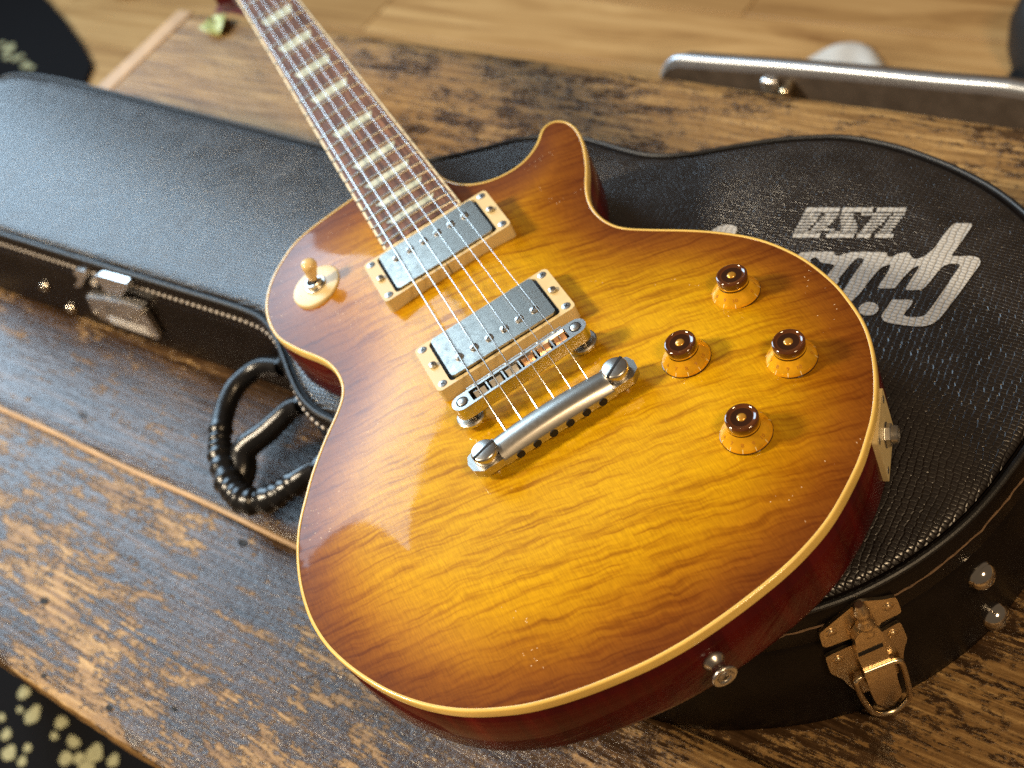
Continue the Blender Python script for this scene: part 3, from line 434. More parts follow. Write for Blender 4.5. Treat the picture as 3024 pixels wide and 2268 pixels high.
def inside(Pt, poly):
    A = np.asarray(poly, float); B = np.roll(A, -1, 0); r = np.zeros(len(Pt), bool)
    for i, (x, y) in enumerate(Pt):
        c = (A[:, 1] > y) != (B[:, 1] > y)
        with np.errstate(divide='ignore', invalid='ignore'):
            xx = (B[:, 0] - A[:, 0]) * (y - A[:, 1]) / (B[:, 1] - A[:, 1]) + A[:, 0]
        r[i] = (c & (x < xx)).sum() % 2 == 1
    return r
def offset(P, d):
    """move a ccw outline outward by d"""
    P = np.asarray(P, float); t = np.roll(P, -1, 0) - np.roll(P, 1, 0); t /= np.linalg.norm(t, axis=1)[:, None]
    return P + np.stack([t[:, 1], -t[:, 0]], 1) * d
def hexgrid(poly, step, margin):
    P = np.asarray(poly); x0, y0 = P.min(0); x1, y1 = P.max(0); pts = []; j = 0; y = y0
    while y < y1:
        x = x0 + (step / 2 if j % 2 else 0)
        while x < x1: pts.append((x, y)); x += step
        y += step * .866; j += 1
    pts = np.array(pts); pts = pts[inside(pts, P)]; d = dist_poly(pts, P)
    return pts[d > margin], d[d > margin]
def sstep(a, b, x): t = np.clip((np.asarray(x, float) - a) / (b - a), 0, 1); return t * t * (3 - 2 * t)
def relax(z, faces, fixed, it):
    n = len(z); e = set()
    for q in faces:
        for i in range(len(q)): a, b = q[i - 1], q[i]; e.add((a, b)); e.add((b, a))
    e = np.array(list(e)); deg = np.bincount(e[:, 0], minlength=n)
    for _ in range(it):
        s = np.bincount(e[:, 0], weights=z[e[:, 1]], minlength=n) / np.maximum(deg, 1); z = np.where(fixed, z, .4 * z + .6 * s)
    return z
def align(M_axis_z, loc, xhint=(1, 0, 0)):
    z = Vector(M_axis_z).normalized(); x = Vector(xhint); x = (x - z * x.dot(z)).normalized(); y = z.cross(x)
    return Matrix(((x.x, y.x, z.x, loc[0]), (x.y, y.y, z.y, loc[1]), (x.z, y.z, z.z, loc[2]), (0, 0, 0, 1)))
def screw(r, h=.9, slot=None):
    return lathe([(r, -1.5), (r, h * .35), (r * .8, h * .8), (r * .4, h), (.01, h)], 16, False)
def text_mesh(s, size):
    c = bpy.data.curves.new('t', 'FONT'); c.body = s; c.size = size; c.align_x = 'CENTER'; c.align_y = 'CENTER'; c.resolution_u = 3
    o = bpy.data.objects.new('t', c); COL.objects.link(o); dg = bpy.context.evaluated_depsgraph_get(); me = o.evaluated_get(dg).to_mesh()
    v = [tuple(p.co) for p in me.vertices]; f = [tuple(p.vertices) for p in me.polygons]
    o.evaluated_get(dg).to_mesh_clear(); bpy.data.objects.remove(o); bpy.data.curves.remove(c); return v, f

# ------------------------------------------------------------------ floor
FZ = -450
floor = mk('floor', *box(-3600, 1800, -1800, 2600, FZ - 40, FZ - 14), FLOOR); tag(floor, 'light oak board floor', None, kind='structure')
yb = -1700; k = 0
while yb < 2500:
    x = -3500 - random.random() * 900
    while x < 1700:
        ln = random.uniform(900, 1700)
        if x + ln > -3500:
            x0 = max(x, -3500) + 1; x1 = min(x + ln, 1700) - 1
            mk('floor_board', *box(x0, x1, yb + .8, yb + 139, FZ - 14, FZ + random.uniform(-.3, .3)), FLOOR, floor, bevel=1)
        x += ln
    yb += 140
# ------------------------------------------------------------------ rug
ro = [(-2700, 960), (-2400, 950), (-2224, 922), (-2080, 863), (-1957, 806), (-1870, 758), (-1790, 640), (-1650, 420), (-1300, 200), (-700, 60), (-330, -40), (-200, -300), (-330, -700), (-900, -1000), (-2000, -1100), (-2800, -800), (-2950, 200)]
rug = mk('rug', *prism(ro, FZ + 1, FZ + 9), RUG, bevel=3); 
for mx, my, mr in MOTIF:
    a0 = random.random() * 3; k_ = random.uniform(.65, 1)
    P = [(mx + mr * (1 + .18 * math.sin(3 * a + a0)) * math.cos(a), my + mr * k_ * (1 + .18 * math.cos(2 * a + a0)) * math.sin(a)) for a in np.linspace(0, 2 * math.pi, 14, endpoint=False)]
    mk('rug_motif', *prism(P, FZ + 8, FZ + 10.5), TUFT, rug, bevel=1)
tag(rug, 'black rug with cream blotch pattern lying on the floor under the table', 'rug')

# ------------------------------------------------------------------ table
TX0, TX1, TY0, TY1, TH = -953, 560, -262, 452, 24
table = empty('table', Matrix.Translation((-.2, .09, FZ * .001))); tag(table, 'old plank table with worn dark varnish flaking off pale wood', 'table')
inv = Matrix.Translation((200, -90, -FZ))
def board(x0, x1, y0, y1, name, mat, rag0=0, rag1=0, dz=0):
    nx = int((x1 - x0) / 9); ny = 14; v = []; f = []; rnd = random.Random(int(y0 * 7 + x0))
    j0 = np.cumsum([rnd.uniform(-.5, .5) for _ in range(nx + 1)]); j0 -= np.linspace(j0[0], j0[-1], nx + 1)
    j1 = np.cumsum([rnd.uniform(-.5, .5) for _ in range(nx + 1)]); j1 -= np.linspace(j1[0], j1[-1], nx + 1)
    prof = [(0, -TH), (0, -3.2), (.9, -1.0), (2.6, -.15)]
    ys = [0] * 4 + list(np.linspace(.06, .94, ny)) + [1] * 4
    m = len(ys)
    for i in range(nx + 1):
        x = x0 + (x1 - x0) * i / nx; a = y0 + rag0 * max(-2, min(2, j0[i])) + rag0 * rnd.uniform(0, .5); b = y1 + rag1 * max(-2, min(2, j1[i]))
        for q, s in enumerate(ys):
            if q < 4: v.append((x, a + prof[q][0], prof[q][1] + dz))
            elif q >= m - 4: p = prof[m - 1 - q]; v.append((x, b - p[0], p[1] + dz))
            else: v.append((x, a + (b - a) * s, dz + .25 * math.sin(s * 9 + x * .01)))
    for i in range(nx):
        for q in range(m - 1): f.append((i * m + q, (i + 1) * m + q, (i + 1) * m + q + 1, i * m + q + 1))
        f.append((i * m + m - 1, (i + 1) * m + m - 1, (i + 1) * m, i * m))
    f.append(tuple(range(m))); f.append(tuple(nx * m + q for q in range(m))[::-1])
    o = mk(name, [tuple(inv @ Vector(p)) for p in v], f, mat, table)
    at = o.data.attributes.new('wear', 'FLOAT', 'POINT'); w = []
    for p in v:
        x, y = p[0], p[1]
        e = .05 * math.exp(-min(abs(y - y0), abs(y1 - y)) / 5) + .10 * math.exp(-(abs(y - TY0)) / 4)
        w.append(e + WEAR(x, y))
    at.data.foreach_set('value', w); return o
def blob(x, y, cx, cy, r, a): return a * math.exp(-((x - cx) ** 2 + (y - cy) ** 2) / (r * r))
def WEAR(x, y):   # where elbows and cups rubbed the varnish through
    return (-.06 + .17 * float(sstep(150, 260, y)) + blob(x, y, -880, 340, 150, .15) + blob(x, y, -600, 290, 160, .10) + blob(x, y, 250, -70, 110, .25) + blob(x, y, 120, -130, 60, .05) + blob(x, y, 100, 380, 160, .10)
            + blob(x, y, -150, -235, 60, .03) - blob(x, y, -600, -170, 170, .05) + blob(x, y, -420, -190, 45, .06) + blob(x, y, -560, 0, 60, .06) - blob(x, y, -350, -60, 110, .06))
board(TX0 + 30, TX1, TY0, -85.5, 'plank', TABLE, 1.0, .5)
board(TX0 + 30, TX1, -83.0, 150, 'plank', TABLE, .5, .3)
board(TX0 + 30, TX1, 151.5, TY1, 'plank', TABLE, .3, 1.2)
v, f = box(TX0, TX0 + 28.5, TY0 - 2, TY1 + 2, -TH, 1.2); mk('end_batten', [tuple(inv @ Vector(p)) for p in v], f, BATTEN, table, bevel=3, seg=3)
# pale filler strip that lies in the seam on the left
pts = [(x, -84.2 + .6 * math.sin(x * .03), .6 + .5 * math.sin(x * .017)) for x in range(TX0 + 40, -120, 12)]
v, f = tube(pts, 2.3, 8); mk('seam_strip', [tuple(inv @ Vector((p[0], p[1], p[2] * .8 - .9))) for p in v], f, BATTEN, table)
for hx, hy, r in [(-555, -58.8, 3.6), (-308.7, -99.8, 3.4), (-434, -207.8, 3.2), (-308, -247, 2.4), (-259, -225, 1.8), (-380, -253, 2.2), (75, -128, 2.2), (-120, -205, 1.6)]:
    v, f = lathe([(r * 1.15, -1.2), (r, .35), (r * .5, .1), (.05, -.3)], 12, False)
    mk('nail_hole_shade', [tuple(inv @ Vector((p[0] * 1.3 + hx, p[1] * .8 + hy, p[2] + .15))) for p in v], f, BLACK, table)  # black cups on the surface; the shade of each hole is in the colour
for lx in (TX0 + 60, TX1 - 110):
    for ly in (TY0 + 40, TY1 - 90): v, f = box(lx, lx + 55, ly, ly + 55, FZ, -TH); mk('leg', [tuple(inv @ Vector(p)) for p in v], f, BATTEN, table, bevel=2)
for ay in (TY0 + 55, TY1 - 75): v, f = box(TX0 + 115, TX1 - 110, ay, ay + 22, -110, -TH); mk('apron', [tuple(inv @ Vector(p)) for p in v], f, BATTEN, table, bevel=2)

# ------------------------------------------------------------------ guitar case
case = empty('guitar_case', Matrix.Translation((-.3, .1, 0))); tag(case, 'black snakeskin guitar case lying on the table with printed silver lettering', 'guitar case')
ci = Matrix.Translation((300, -100, 0))
CO = ccw(CASE); COa = np.array(CO)
def rimh(x): return 99 + 13 * sstep(-450, -100, x)
def cmk(name, vf, mat, parent=case, **k): return mk(name, [tuple(ci @ Vector(p)) for p in vf[0]], vf[1], mat, parent, **k)
def wallmesh(prof):
    """sweep a list of (inset, z(x)) around the outline"""
    rings = [offset(COa, -ins) for ins, _ in prof]; n = len(CO); v = []; f = []
    for (ins, zf), R in zip(prof, rings):
        for i in range(n): v.append((R[i][0], R[i][1], zf(COa[i][0])))
    for j in range(len(prof) - 1):
        for i in range(n): k = (i + 1) % n; f.append((j * n + i, j * n + k, (j + 1) * n + k, (j + 1) * n + i))
    return v, f
split = lambda x: rimh(x) - 27
v, f = wallmesh([(3, lambda x: 0), (.6, lambda x: 3), (0, lambda x: 10), (0, lambda x: split(x) - 4), (1.5, lambda x: split(x) - .8)])
n = len(CO); f.append(tuple(range(n))[::-1]); f.append(tuple(range(4 * n, 5 * n)))
shell = cmk('case_shell', (v, f), SIDE)
v, f = wallmesh([(3, lambda x: split(x) - .5), (.4, lambda x: split(x) + .4), (0, lambda x: split(x) + 3), (0, lambda x: rimh(x) - 4), (.8, lambda x: rimh(x) - 1), (6.5, lambda x: rimh(x) - 1.5), (7.2, lambda x: rimh(x) - 4), (8.5, lambda x: rimh(x) - 4)])
f.append(tuple(range(n))[::-1]); f.append(tuple(range(7 * n, 8 * n)))
lid_wall = cmk('lid_wall', (v, f), SIDE)
R = offset(COa, -2.4); cmk('piping', tube([(R[i][0], R[i][1], rimh(COa[i][0]) - .2) for i in range(n)], 1.9, 10, True), PIPE)
LO = offset(COa, -6.8)
gp, gd = hexgrid(LO, 9.0, 4.0)
rings = [offset(COa, -6.8 - e) for e in (1.5, 3.2)]
pts = [tuple(p) for r in rings for p in r] + [tuple(p) for p, d in zip(gp, gd) if d > 6]
cv, cf = cdt([tuple(p) for p in LO], (), pts)
cxy = np.array([(p[0], p[1]) for p in cv]); cdist = np.maximum(dist_poly(cxy, COa) - 6.8, 0)
def dome(xy, d):
    x = xy[:, 0]; k = .4 + .6 * sstep(-420, -240, x); t = np.minimum(d / 104, 1)
    return rimh(x) + 2 + 11.2 * k * (1 - (1 - t) ** 2)
lz = dome(cxy, cdist); lz = relax(lz, cf, cdist < 5, 14)
lz = np.where(cdist < .5, lz - 2.6, np.where(cdist < 2, lz - .7, lz))
v = [(x, y, z) for (x, y), z in zip(cxy, lz)]; f = []
for q in cf:
    a, b, c = (cv[i] for i in q[:3]); f.append(tuple(q) if (b - a).cross(c - a) > 0 else tuple(q)[::-1])
lid = cmk('lid_panel', (v, f), LID, smooth=60)
lbvh = BVHTree.FromPolygons([Vector(p) for p in v], f)
def lidz(x, y):
    h = lbvh.ray_cast(Vector((x, y, 300)), Vector((0, 0, -1))); return h[0].z if h[0] else float(rimh(x))
# printed lettering, laid on the lid
def printed(name, polys, lift=.45):
    m = MB()
    for P in polys:
        P = ccw(P); Pa = np.array(P); g = []
        if len(P) > 4 or abs(area2(P)) > 800:
            x0, y0 = Pa.min(0); x1, y1 = Pa.max(0)
            gg = np.array([(x, y) for x in np.arange(x0, x1, 4) for y in np.arange(y0, y1, 4)]) if (x1 - x0) > 8 else np.zeros((0, 2))
            if len(gg): gg = gg[inside(gg, P)]
            if len(gg): g = [tuple(p) for p in gg[dist_poly(gg, P) > 1.2]]
        tv, tf = cdt(P, (), g)
        fs = []
        for q in tf:
            a, b, c = (tv[i] for i in q[:3]); fs.append(tuple(q) if (b - a).cross(c - a) > 0 else tuple(q)[::-1])
        m.add([(p[0], p[1], lidz(p[0], p[1]) + lift) for p in tv], fs)
    return cmk(name, (m.v, m.f), PRINT, smooth=60)
def roundpoly(P, it=2):
    for _ in range(it):
        Q = []
        for i in range(len(P)):
            a, b = P[i], P[(i + 1) % len(P)]; Q += [(.8 * a[0] + .2 * b[0], .8 * a[1] + .2 * b[1]), (.2 * a[0] + .8 * b[0], .2 * a[1] + .8 * b[1])]
        P = Q
    return P
printed('script_lettering', [roundpoly(LOGO, 1)]); printed('letter_dot', [LDOT]); printed('letter_end', [roundpoly(LN, 1)])
printed('striped_lettering', LUSA)
# stitches along the near wall, thread seam at the right end
def arc(P):
    P = np.vstack([P, P[:1]]); return np.r_[0, np.cumsum(np.linalg.norm(np.diff(P, axis=0), axis=1))], P
S, PP = arc(COa)
def at(s):
    s = s % S[-1]; return Vector((np.interp(s, S, PP[:, 0]), np.interp(s, S, PP[:, 1])))
sv, sf = lathe([(.05, -1.9), (.9, -1.6), (1.3, -.8), (1.3, .8), (.9, 1.6), (.05, 1.9)], 6, False)
me0 = None
s = 0
while s < S[-1]:
    p = at(s)
    if p.y < 70 and -900 < p.x < -110:
        q = at(s + 1); t = (q - p).normalized(); nrm = Vector((t.y, -t.x))
        M = ci @ align((t.x, t.y, 0), (p.x + nrm.x * .2, p.y + nrm.y * .2, float(rimh(p.x)) - 11.5), (0, 0, 1))
        if me0 is None: o = mk('stitch', sv, sf, STITCH, case); me0 = o.data
        else: o = bpy.data.objects.new('stitch', me0); COL.objects.link(o); o.parent = case
        M.translation *= .001; o.matrix_local = M
    s += 7.2
rnd = random.Random(3); pts = []
s = 0
while s < S[-1]:
    p = at(s)
    if p.y < 150 and p.x > 40: 
        q = at(s + 1); t = (q - p).normalized()
        pts.append((p.x + t.y * .3, p.y - t.x * .3, float(rimh(p.x)) - 13 + rnd.uniform(-1.0, 1.0)))
    s += 4
cmk('seam_thread', tube(pts, [.35 + .4 * rnd.random() for _ in pts], 6), THREAD)

# right latch: parts in wall coordinates (u right, v up, w out)
def wallM(O4): return align((O4[2], O4[3], 0), (O4[0], O4[1], 0), tuple(Vector((0, 0, 1)).cross(Vector((O4[2], O4[3], 0)))))
def latch_part(name, vf, O4, mat, parent, **k):
    M = wallM(O4); return mk(name, [tuple(ci @ (M @ Vector(p))) for p in vf[0]], vf[1], mat, parent, **k)
VS = .925
def sv_(P, s=VS): return [(u, v * s) for u, v in P]
LRl = lambda name, vf, mat=BRASS, par=None, **k: latch_part(name, vf, LR_O, mat, par, **k)
latch = LRl('latch', prism(roundpoly(sv_(LR_LOW), 1), -.5, 2.2), BRASS, case, bevel=.7); latch['label'] = 'tarnished draw latch near the case end'
LRl('catch_plate', prism(roundpoly(sv_(LR_TOP), 1), -.5, 2.2), BRASS, latch, bevel=.7)
for u, v_ in sv_(LR_RIV):
    LRl('rivet', MB().add(*lathe([(3.3, 1.8), (3.2, 2.5), (2.6, 2.7), (2.5, 2.3), (1.9, 2.4), (1.6, 3.0), (.05, 3.2)], 20, False)).tf(Matrix.Translation((u, v_, 0))).vf, BRASS, latch)
b0, b1 = [Vector((u, v_, 5.5)) for u, v_ in sv_(LR_BAR)]
prof = []
ax = (b1 - b0)
pp = [b0 + ax * k_ for k_ in (-.25, 0, .12, .3, .5, .62, .75, .9, 1.0, 1.15)]
LRl('barrel', tube(pp, [2.2, 4.2, 4.6, 3.4, 3.6, 4.9, 4.9, 3.9, 4.6, 4.2], 18), BRASS, latch, smooth=50)
LRl('draw_arm', prism(sv_(LR_ARM), 2.3, 9.2), BRASS, latch, bevel=1.3, seg=3)
LRl('slot', prism(sv_(LR_SLOT), 8.9, 9.45), BLACK, latch)
LRl('lever', prism(roundpoly(sv_(LR_LEV), 1), 6.5, 10.6, ztop=lambda x, y: 10.4 + 1.2 * math.sin((y - 20) * .09)), BRASS, latch, bevel=.8)
e0 = sv_(LR_LEV)[0]; e1 = sv_(LR_LEV)[1]
LRl('hinge_roll', tube([(e0[0], e0[1], 9.6), (e1[0], e1[1], 9.6)], 1.7, 12), BRASS, latch)
bp = [Vector((u, v_, 5 + 2 * math.sin(i * .25))) for i, (u, v_) in enumerate(sv_(LR_BAIL))]
sm = []
for i in range(len(bp) - 1):
    p0, p1, p2, p3 = bp[max(i - 1, 0)], bp[i], bp[i + 1], bp[min(i + 2, len(bp) - 1)]
    for k_ in range(5):
        t = k_ / 5; sm.append(.5 * ((2 * p1) + (p2 - p0) * t + (2 * p0 - 5 * p1 + 4 * p2 - p3) * t * t + (3 * p1 - p0 - 3 * p2 + p3) * t ** 3))
LRl('bail_loop', tube(sm + [bp[-1]], 1.75, 12), BRASS, latch, smooth=80)
# left latch (lock type)
LLl = lambda name, vf, mat, par, **k: latch_part(name, vf, LL_O, mat, par, **k)
VL = .93
lock = LLl('latch', prism(sv_(LL_PLATE, VL), -.5, 5.5), LATCHN, case, bevel=1.5, seg=3); lock['label'] = 'bright nickel lock latch on the narrow neck end of the case'
LLl('hinge_box', prism(sv_(LL_BOX, VL), -.5, 6.5), LATCHN, lock, bevel=1.6, seg=3)
LLl('hook', prism(sv_(LL_HOOK, VL), -.5, 4), LATCHN, lock, bevel=1)
cu = sum(p[0] for p in sv_(LL_LOCK, VL)) / 6; cvv = sum(p[1] for p in sv_(LL_LOCK, VL)) / 6
LLl('lock_gap_shade', prism([(cu + (a_ - cu) * 1.3, cvv + (b_ - cvv) * 1.45) for a_, b_ in sv_(LL_LOCK, VL)], 5.2, 5.75), BLACK, lock)  # black patch on the plate, coloured as the shade of a gap around the lock
for k_ in (0, 3, 5, 8):
    q_ = sv_(LL_PLATE, VL)[k_]; q_ = (q_[0] * .86 + 2, q_[1] * .84 + 6)
    LLl('rivet', MB().add(*lathe([(2.4, 5), (2.4, 6.2), (1.4, 6.9), (.05, 7.1)], 14, False)).tf(Matrix.Translation((q_[0], q_[1], 0))).vf, CHROME, lock)
LLl('lock_plate', prism(sv_(LL_LOCK, VL), 5, 7.2), LATCHN, lock, bevel=.8)
for k_ in range(3):
    a_ = sv_(LL_PLATE, VL); p0_ = Vector((a_[6][0] + 6, a_[6][1] + 4 + k_ * 3.6, 5.8)); p1_ = Vector((a_[5][0] - 4, a_[5][1] + 4 + k_ * 3.6, 5.8))
    LLl('rib', tube([p0_, p1_], .9, 8), LATCHN, lock)
LLl('lock_barrel', MB().add(*lathe([(6, 5), (6, 8.6), (5, 9.2), (.05, 9.2)], 24, False)).tf(Matrix.Translation((sv_(LL_LOCK, VL)[2][0] - 4, sv_(LL_LOCK, VL)[2][1] - 5, 0))).vf, LATCHN, lock)
LLl('ledge', prism(sv_(LL_LEDGE, VL), 0, 9), LATCHN, lock, bevel=1)
u, v_ = LL_DOT[0]; LLl('rivet', MB().add(*lathe([(4, -.5), (3.6, 2), (2, 3.2), (.05, 3.6)], 16, False)).tf(Matrix.Translation((u, v_ * VL, 0))).vf, LATCHN, lock)
u, v_ = sv_(LL_LOCK, VL)[0]; LLl('keyhole', MB().add(*lathe([(2.2, 7), (2.2, 7.5), (.05, 7.5)], 14, False)).tf(Matrix.Translation((u + 8, v_ + 3, 0))).vf, BLACK, lock)
# domed studs
for (x, y, z, nx, ny), r in [(q, 8.0) for q in RIVR] + [(q, 5.0) for q in RIVL]:
    M = align((nx, ny, 0), (x, y, z)); P = [(r * 1.05, -1), (r * 1.05, .8), (r, 1.6)] + [(r * math.cos(a), 1.6 + r * .85 * math.sin(a)) for a in np.linspace(.15, 1.5, 9)]
    cmk('domed_stud', MB().add(*lathe(P, 28, False)).tf(M).vf, CHROME, case, smooth=60)
# handle
def smoothpath(P, k=6):
    P = [Vector(p) for p in P]; out = []
    for i in range(len(P) - 1):
        p0, p1, p2, p3 = P[max(i - 1, 0)], P[i], P[i + 1], P[min(i + 2, len(P) - 1)]
        for j in range(k):
            t = j / k; out.append(.5 * ((2 * p1) + (p2 - p0) * t + (2 * p0 - 5 * p1 + 4 * p2 - p3) * t * t + (3 * p1 - p0 - 3 * p2 + p3) * t ** 3))
    return out + [P[-1]]
hp = smoothpath(HANDLE)
rr = []
for i in range(len(hp)):
    u = i / len(hp); r = 8.2 + 2.4 * math.exp(-((u - .62) / .22) ** 2)
    if .36 < u < .88: r += 1.1 * math.sin(i * 1.55 + 2.2 * math.sin(i * .31)) + .5 * math.sin(i * .6)
    rr.append(r)
handle = cmk('handle', tube(hp, rr, 14), BLKLEA, case, smooth=80)
cmk('handle_strap', tube(smoothpath(HSTRAP), list(np.linspace(7.5, 12, len(smoothpath(HSTRAP)))), 12), BLKLEA, handle, smooth=80)
for e in (HANDLE[0], HANDLE[-1], HSTRAP[0]):
    cmk('handle_mount', MB().add(*lathe([(8, -8), (9, -5), (9, 5), (8, 8)], 20)).tf(Matrix.Translation(Vector(e) + Vector((2, 4, 0))) @ Matrix.Rotation(math.pi / 2, 4, 'X')).vf, BLKLEA, handle)

# ------------------------------------------------------------------ electric guitar (frame: x treble, y toward the nut, z out of the top)
G = empty('electric_guitar', Matrix.Translation(Vector(G_POS) * .001) @ Matrix(G_ROT).to_4x4())
tag(G, 'single-cutaway electric guitar with amber sunburst flame top lying across the case', 'guitar')
def g(name, vf, mat, parent=G, **k): return mk(name, vf[0], vf[1], mat, parent, **k)
BO = ccw(BODY); BOa = np.array(BO)
inn = offset(BOa, -.9)
gp, gd = hexgrid(inn, 3.2, 1.6)
ring2 = offset(BOa, -2.6)
pts = [tuple(p) for p in ring2] + [tuple(p) for p, d in zip(gp, gd) if d > 3.2]
tv, tf = cdt([tuple(p) for p in inn], (), pts)
xy = np.array([(p[0], p[1]) for p in tv]); dd = dist_poly(xy, BOa)
def carve(xy, d): return -11 + 11 * sstep(0, 72, d) * (1 - .3 * np.clip((xy[:, 1] - 60) / 140, 0, 1))
z = relax(carve(xy, dd), tf, dd < 2, 30)
vv = [(x, y, q) for (x, y), q in zip(xy, z)]; ff = []
for q in tf:
    a, b, c = (tv[i] for i in q[:3]); ff.append(tuple(q) if (b - a).cross(c - a) > 0 else tuple(q)[::-1])
top = g('body_top', (vv, ff), MAPLE, smooth=180)
at_ = top.data.attributes.new('burst', 'FLOAT', 'POINT')
bu = sstep(-6, 92, dd) * (1 - .50 * sstep(70, 215, xy[:, 1])) 
at_.data.foreach_set('value', bu.tolist())
gb = BVHTree.FromPolygons([Vector(p) for p in vv], ff)
def topz(x, y):
    h = gb.ray_cast(Vector((x, y, 100)), Vector((0, 0, -1))); return h[0].z if h[0] else -11.
def topn(x, y):
    h = gb.ray_cast(Vector((x, y, 100)), Vector((0, 0, -1))); return h[1] if h[1] else Vector((0, 0, 1))
def sweep(prof, outl=BOa, cap0=False, cap1=False):
    n = len(outl); v = []; f = []
    for off, zz in prof:
        R = offset(outl, off)
        v += [(p[0], p[1], zz) for p in R]
    for j in range(len(prof) - 1):
        for i in range(n): k = (i + 1) % n; f.append((j * n + k, j * n + i, (j + 1) * n + i, (j + 1) * n + k))
    if cap1: f.append(tuple(range((len(prof) - 1) * n, len(prof) * n)))
    return v, f
g('binding', sweep([(-1.7, -11.2), (-1.65, -10.65), (-1.2, -10.5), (-.5, -10.6), (0, -10.95), (.2, -11.4), (.2, -16.6), (-.3, -16.8)]), BIND, smooth=50)
g('body_back', sweep([(-.6, -16.2), (0, -16.6), (0, -54), (-.8, -57.4), (-2.6, -59.8), (-5, -60.8), (-8, -61)], cap1=True), MAHOG, smooth=60)
# neck
def fz(y): return 3.576 - .0469 * (y - 170)
def fh(y): return 28.9 - (28.9 - 21.6) * (y - 170) / 455
YN = 625.
secs = []; NS = 12
for y in (150, 200, 245, 262, 285, 330, 400, 480, 560, 618, 640):
    dep = 54 if y < 250 else (44 if y < 265 else (30 if y < 290 else 15.5 - (y - 330) * .004))
    hw = fh(y) - .4; zt = fz(y) - 6.5; row = []
    for i in range(NS + 1):
        a = math.pi * i / NS; e = .75
        cx = math.cos(a); sx = math.sin(a)
        row.append((hw * (abs(cx) ** e) * (1 if cx > 0 else -1), y, zt - dep * (sx ** e)))
    secs.append(row)
v = [p for r in secs for p in r]; m = NS + 1; f = []
for j in range(len(secs) - 1):
    for i in range(m - 1): f.append((j * m + i, j * m + i + 1, (j + 1) * m + i + 1, (j + 1) * m + i))
    f.append((j * m, (j + 1) * m, (j + 1) * m + m - 1, j * m + m - 1))
f.append(tuple(range(m))[::-1]); f.append(tuple((len(secs) - 1) * m + i for i in range(m)))
g('neck', (v, f), MAHOG, smooth=60)
hs = [(-22, 632), (22, 632), (26, 650), (38, 668), (40, 790), (28, 806), (10, 792), (0, 800), (-10, 792), (-28, 806), (-40, 790), (-38, 668), (-26, 650)]
v, f = prism(hs, -14, 0); Mh = Matrix.Translation((0, 630, fz(630) - 4)) @ Matrix.Rotation(math.radians(-15), 4, 'X') @ Matrix.Translation((0, -630, 0))
g('headstock', ([tuple(Mh @ Vector(p)) for p in v], f), MAHOG, bevel=2)
# fretboard, cambered
RC = 305.
def cam_z(x, y): return fz(y) - x * x / (2 * RC)
v = []; f = []; ys = np.linspace(170, YN, 40); XS = np.linspace(-1, 1, 9)
for y in ys:
    hw = fh(y) - 1.6
    for s in XS: v.append((s * hw, y, cam_z(s * hw, y)))
    v.append((hw, y, fz(y) - 8.5)); v.append((-hw, y, fz(y) - 8.5))
m = 11
for j in range(len(ys) - 1):
    for i in range(m): k = (i + 1) % m; f.append((j * m + i, j * m + k, (j + 1) * m + k, (j + 1) * m + i))
f.append(tuple(range(m))[::-1]); f.append(tuple((len(ys) - 1) * m + i for i in range(m)))
fb = g('fretboard', (v, [q[::-1] for q in f]), ROSE); weld(fb)
for s in (-1, 1):
    v = []; f = []
    for y in ys:
        a = fh(y) - 1.62; b = fh(y); zt = cam_z(b, y)
        v += [(s * a, y, zt - 8.6), (s * a, y, zt + .14), (s * (b - .5), y, zt + .12), (s * b, y, zt - .4), (s * b, y, zt - 8.6)]
    for j in range(len(ys) - 1):
        for i in range(5): k = (i + 1) % 5; f.append((j * 5 + i, j * 5 + k, (j + 1) * 5 + k, (j + 1) * 5 + i))
    f.append(tuple(range(5))); f.append(tuple((len(ys) - 1) * 5 + i for i in range(5)))
    weld(g('fretboard_binding', (v, f), FBIND, fb))
g('fretboard_end_binding', box(-27.2, 27.2, 168.6, 170, fz(170) - 8.5, fz(170) - 1.2), FBIND, fb, bevel=.3)
dfr = lambda n_: 625. * (1 - 2 ** (-n_ / 12))
for n_ in range(1, 23):
    y = 625 - dfr(n_); hw = fh(y) - 1.2; v = []; f = []
    sec = [(-1.25, -.3), (-1.15, .35), (-.7, .95), (0, 1.15), (.7, .95), (1.15, .35), (1.25, -.3)]
    for s in np.linspace(-1, 1, 11):
        x = s * hw
        for dy, dz in sec: v.append((x, y + dy, cam_z(x, y) + dz * (1 if abs(s) < .99 else .6)))
    q = len(sec)
    for j in range(10):
        for i in range(q - 1): f.append((j * q + i, (j + 1) * q + i, (j + 1) * q + i + 1, j * q + i + 1))
    f.append(tuple(range(q))); f.append(tuple(10 * q + i for i in range(q))[::-1])
    g('fret', (v, f), FRET, fb, smooth=60)
    # dark fret-end slot seen in the binding on the bass side
    g('fret_slot', box(-fh(y) - .12, -fh(y) + 1.9, y - .75, y + .75, cam_z(hw, y) - 1.5, cam_z(hw, y) + .32), BLACK, fb)
